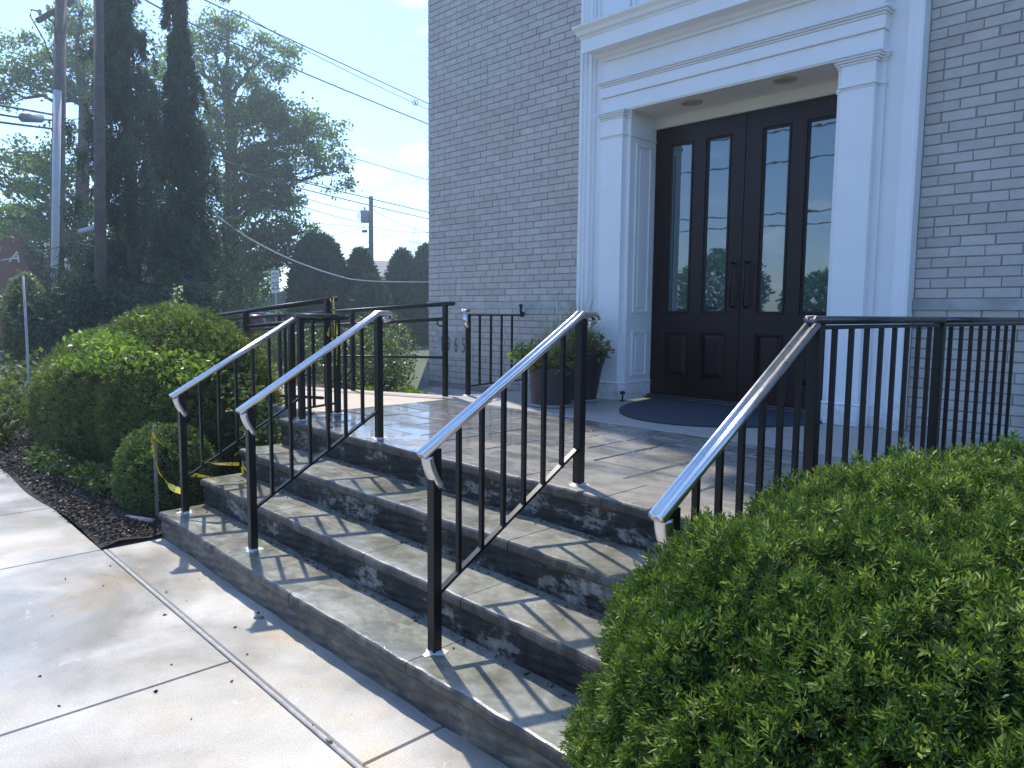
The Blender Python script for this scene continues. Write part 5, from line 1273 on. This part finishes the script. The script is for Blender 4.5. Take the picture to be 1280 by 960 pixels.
# long low building with grey roof
o = far(505, 346, 55); t = empty('grey_roof_house', tuple(o*[1, 1, 0]), 'long grey roofed house behind the arborvitae', 'house')
m_ = MB(); quad_box(m_, o, -4.5, 9, 0, 8, -.1, o[2]); m_.build('wall', M['siding'], t)
m_ = MB(); zt = far(505, 322, 55)[2]; vs = [o+ux*a+uy*b+np.array([0, 0, z-o[2]]) for a in (-4.8, 9.3) for b, z in ((-.4, o[2]), (3.8, zt), (8.4, o[2]))]
m_.add(vs, [(0, 1, 4, 3), (1, 2, 5, 4), (0, 2, 1), (3, 4, 5)]); m_.build('roof', M['roof'], t)
for k in (-3.2, -1.2, .8):
    m_ = MB(); quad_box(m_, o, k-.5, k+.5, -.05, -.005, .9, 2.2); wo_ = m_.build('window', M['white'], t)
    m_ = MB(); quad_box(m_, o, k-.42, k+.42, -.07, -.052, .98, 2.12); m_.build('pane', M['car_glass'], wo_)
# bare shrub by the corner
m_ = MB(); bs = far(515, 345, 33)
for i in range(9):
    e = far(505+i*4+random.uniform(-3, 3), 285+abs(i-4)*6+random.uniform(-6, 6), 33); branch_tube(m_, bs-[0, 0, 2.5], e, .03, .008, .06, 5, 6, .04)
tag(m_.build('bare_branches', M['bark']), 'bare twiggy shrub arching above the arborvitae by the building corner', 'shrub')
# speed limit sign
so2 = far(344, 352, 24); sg = empty('speed_sign', tuple(so2*[1, 1, 0]), 'white speed limit 25 sign on a thin post beyond the ramp', 'road sign')
m_ = MB(); m_.tube([(so2[0]+uy[0]*.03, so2[1]+uy[1]*.03, -.1), (so2[0]+uy[0]*.03, so2[1]+uy[1]*.03, so2[2]+.2)], .03, 8); m_.build('post', M['steel'], sg)
m_ = MB(); quad_box(m_, so2, -.135, .135, -.012, .0, so2[2]-.37, so2[2]+.37)
pan = m_.build('sign_panel', M['sign_white'], sg)
for tx, sz, dz, sx in (('SPEED', .10, .22, .8), ('LIMIT', .10, .10, .8), ('25', .36, -.26, .68)):
    p = so2-uy*.014; text_mesh(tx, sz, (p[0], p[1], so2[2]+dz), tuple(ux), (0, 0, 1), 'sign_text', M['print_black'], pan, sx=sx)
# car, seen end on
cc_ = far(315, 405, 26); car = empty('parked_car', tuple(cc_*[1, 1, 0]), 'silver car parked beyond the ramp railings', 'car')
def sec(b, hw, z0, z1, zr, hwt):
    return [cc_+ux*x+uy*b+np.array([0, 0, z-cc_[2]]) for x, z in ((-hw, z0), (-hw*1.02, (z0+z1)/2), (-hw*.97, z1), (-hwt, zr-.05), (-hwt*.8, zr), (hwt*.8, zr), (hwt, zr-.05), (hw*.97, z1), (hw*1.02, (z0+z1)/2), (hw, z0))]
S_ = [sec(-2.1, .72, .35, .62, .66, .66), sec(-1.95, .83, .24, .72, .80, .72), sec(-1.0, .87, .22, .86, .95, .78), sec(-.35, .87, .22, .92, 1.36, .60), sec(.2, .87, .22, .93, 1.43, .60), sec(1.1, .87, .22, .94, 1.38, .58), sec(1.75, .86, .24, .93, 1.02, .74), sec(2.1, .78, .35, .80, .88, .66)]
m_ = MB(); n = 10; vs = [p for s in S_ for p in s]; m_.add(vs, [(i*n+j, i*n+(j+1) % n, (i+1)*n+(j+1) % n, (i+1)*n+j) for i in range(len(S_)-1) for j in range(n)]+[tuple(range(n)), tuple(len(S_)*n-n+j for j in range(n-1, -1, -1))], 0, True)
m_.build('body', M['car_paint'], car)
m_ = MB(); 
def cp(x, b, z): return tuple(cc_+ux*x+uy*b+np.array([0, 0, z-cc_[2]]))
m_.add([cp(-.70, -1.0, .97), cp(.70, -1.0, .97), cp(.53, -.40, 1.34), cp(-.53, -.40, 1.34)], [(0, 1, 2, 3)]); m_.build('windscreen', M['car_glass'], car)
for s_ in (-1, 1):
    m_ = MB(); m_.add([cp(s_*.86, -.75, .95), cp(s_*.875, 1.3, .97), cp(s_*.63, 1.0, 1.34), cp(s_*.64, -.3, 1.34)], [(0, 1, 2, 3)]); m_.build('side_window', M['car_glass'], car)
    m_ = MB(); m_.add([cp(s_*.78-.11, -1.99, .60), cp(s_*.78+.05, -1.93, .60), cp(s_*.78+.04, -1.90, .73), cp(s_*.78-.11, -1.97, .73)], [(0, 1, 2, 3)]); m_.build('headlight', M['sign_white'], car)
    m_ = MB(); m_.box(0, .12, -.06, .06, 0, .12, c=.02); m_.v = [cp(s_*.98-.06+x, -.55+y, .95+z) for x, y, z in m_.v]; m_.build('door_mirror', M['car_paint'], car)
    for b in (-1.3, 1.3):
        m_ = MB(); m_.tube([cp(s_*.70, b, .32), cp(s_*.88, b, .32)], .32, 20); w_ = m_.build('wheel', M['rubber'], car)
        m_ = MB(); m_.tube([cp(s_*.885, b, .32), cp(s_*.895, b, .32)], .2, 16); m_.build('rim', M['steel'], w_)
# maroon bin
bc = far(319, 405, 15); bn = empty('litter_bin', (bc[0], bc[1], -.1), 'dark red round topped bin beyond the ramp railing', 'bin')
R_ = .195; zt = far(319, 393, 15)[2]
m_ = MB(); m_.lathe((bc[0], bc[1], 0), [(R_*.9, -.1), (R_, .1), (R_, zt-.2), (R_*1.03, zt-.19)], 24); m_.build('bin_body', M['red_bin'], bn)
m_ = MB(); m_.lathe((bc[0], bc[1], 0), [(R_*1.05, zt-.2), (R_*1.05, zt-.14), (R_*.9, zt-.06), (R_*.5, zt), (0.001, zt+.01)], 24); m_.build('lid', M['red_bin'], bn)
m_ = MB(); m_.lathe((bc[0], bc[1], 0), [(.05, zt), (.05, zt+.025), (0.001, zt+.03)], 12); m_.build('lid_knob', M['rubber'], bn)

# brick shop across the street (mirrored)
sh = empty('street_shop', (-6, -22, 0), 'orange brick shop across the street mirrored in the door glass', 'building')
m_ = MB(); m_.box(2, 9, -30, -22, -.1, 3.6); m_.build('wall', M['red_brick'], sh)
m_ = MB(); m_.box(1.7, 9.3, -30.3, -21.8, 3.601, 3.9); m_.build('roof', M['roof'], sh)
for x in (3, 5.2, 7.2):
    m_ = MB(); m_.box(x, x+1.3, -21.995, -21.96, .8, 2.4); w_ = m_.build('window', M['white'], sh)
    m_ = MB(); m_.box(x+.1, x+1.2, -21.958, -21.94, .9, 2.3); m_.build('pane', M['car_glass'], w_)

# ================================================================== HAZE, added to imitate lens glare
m, n, b = new_mat('glare_haze'); n.nodes.remove(b)
pv = n.nodes.new('ShaderNodeVolumePrincipled'); pv.inputs['Density'].default_value = .0029; pv.inputs['Color'].default_value = (.72, .88, 1, 1); pv.inputs['Anisotropy'].default_value = .55
n.links.new(pv.outputs[0], n.nodes['Material Output'].inputs['Volume'])
hz = MB(); hz.box(-90, 45, -45, 80, -1.3, 13)
tag(hz.build('haze', m), 'pale haze added to the air to imitate veiling glare', 'haze', kind='stuff')
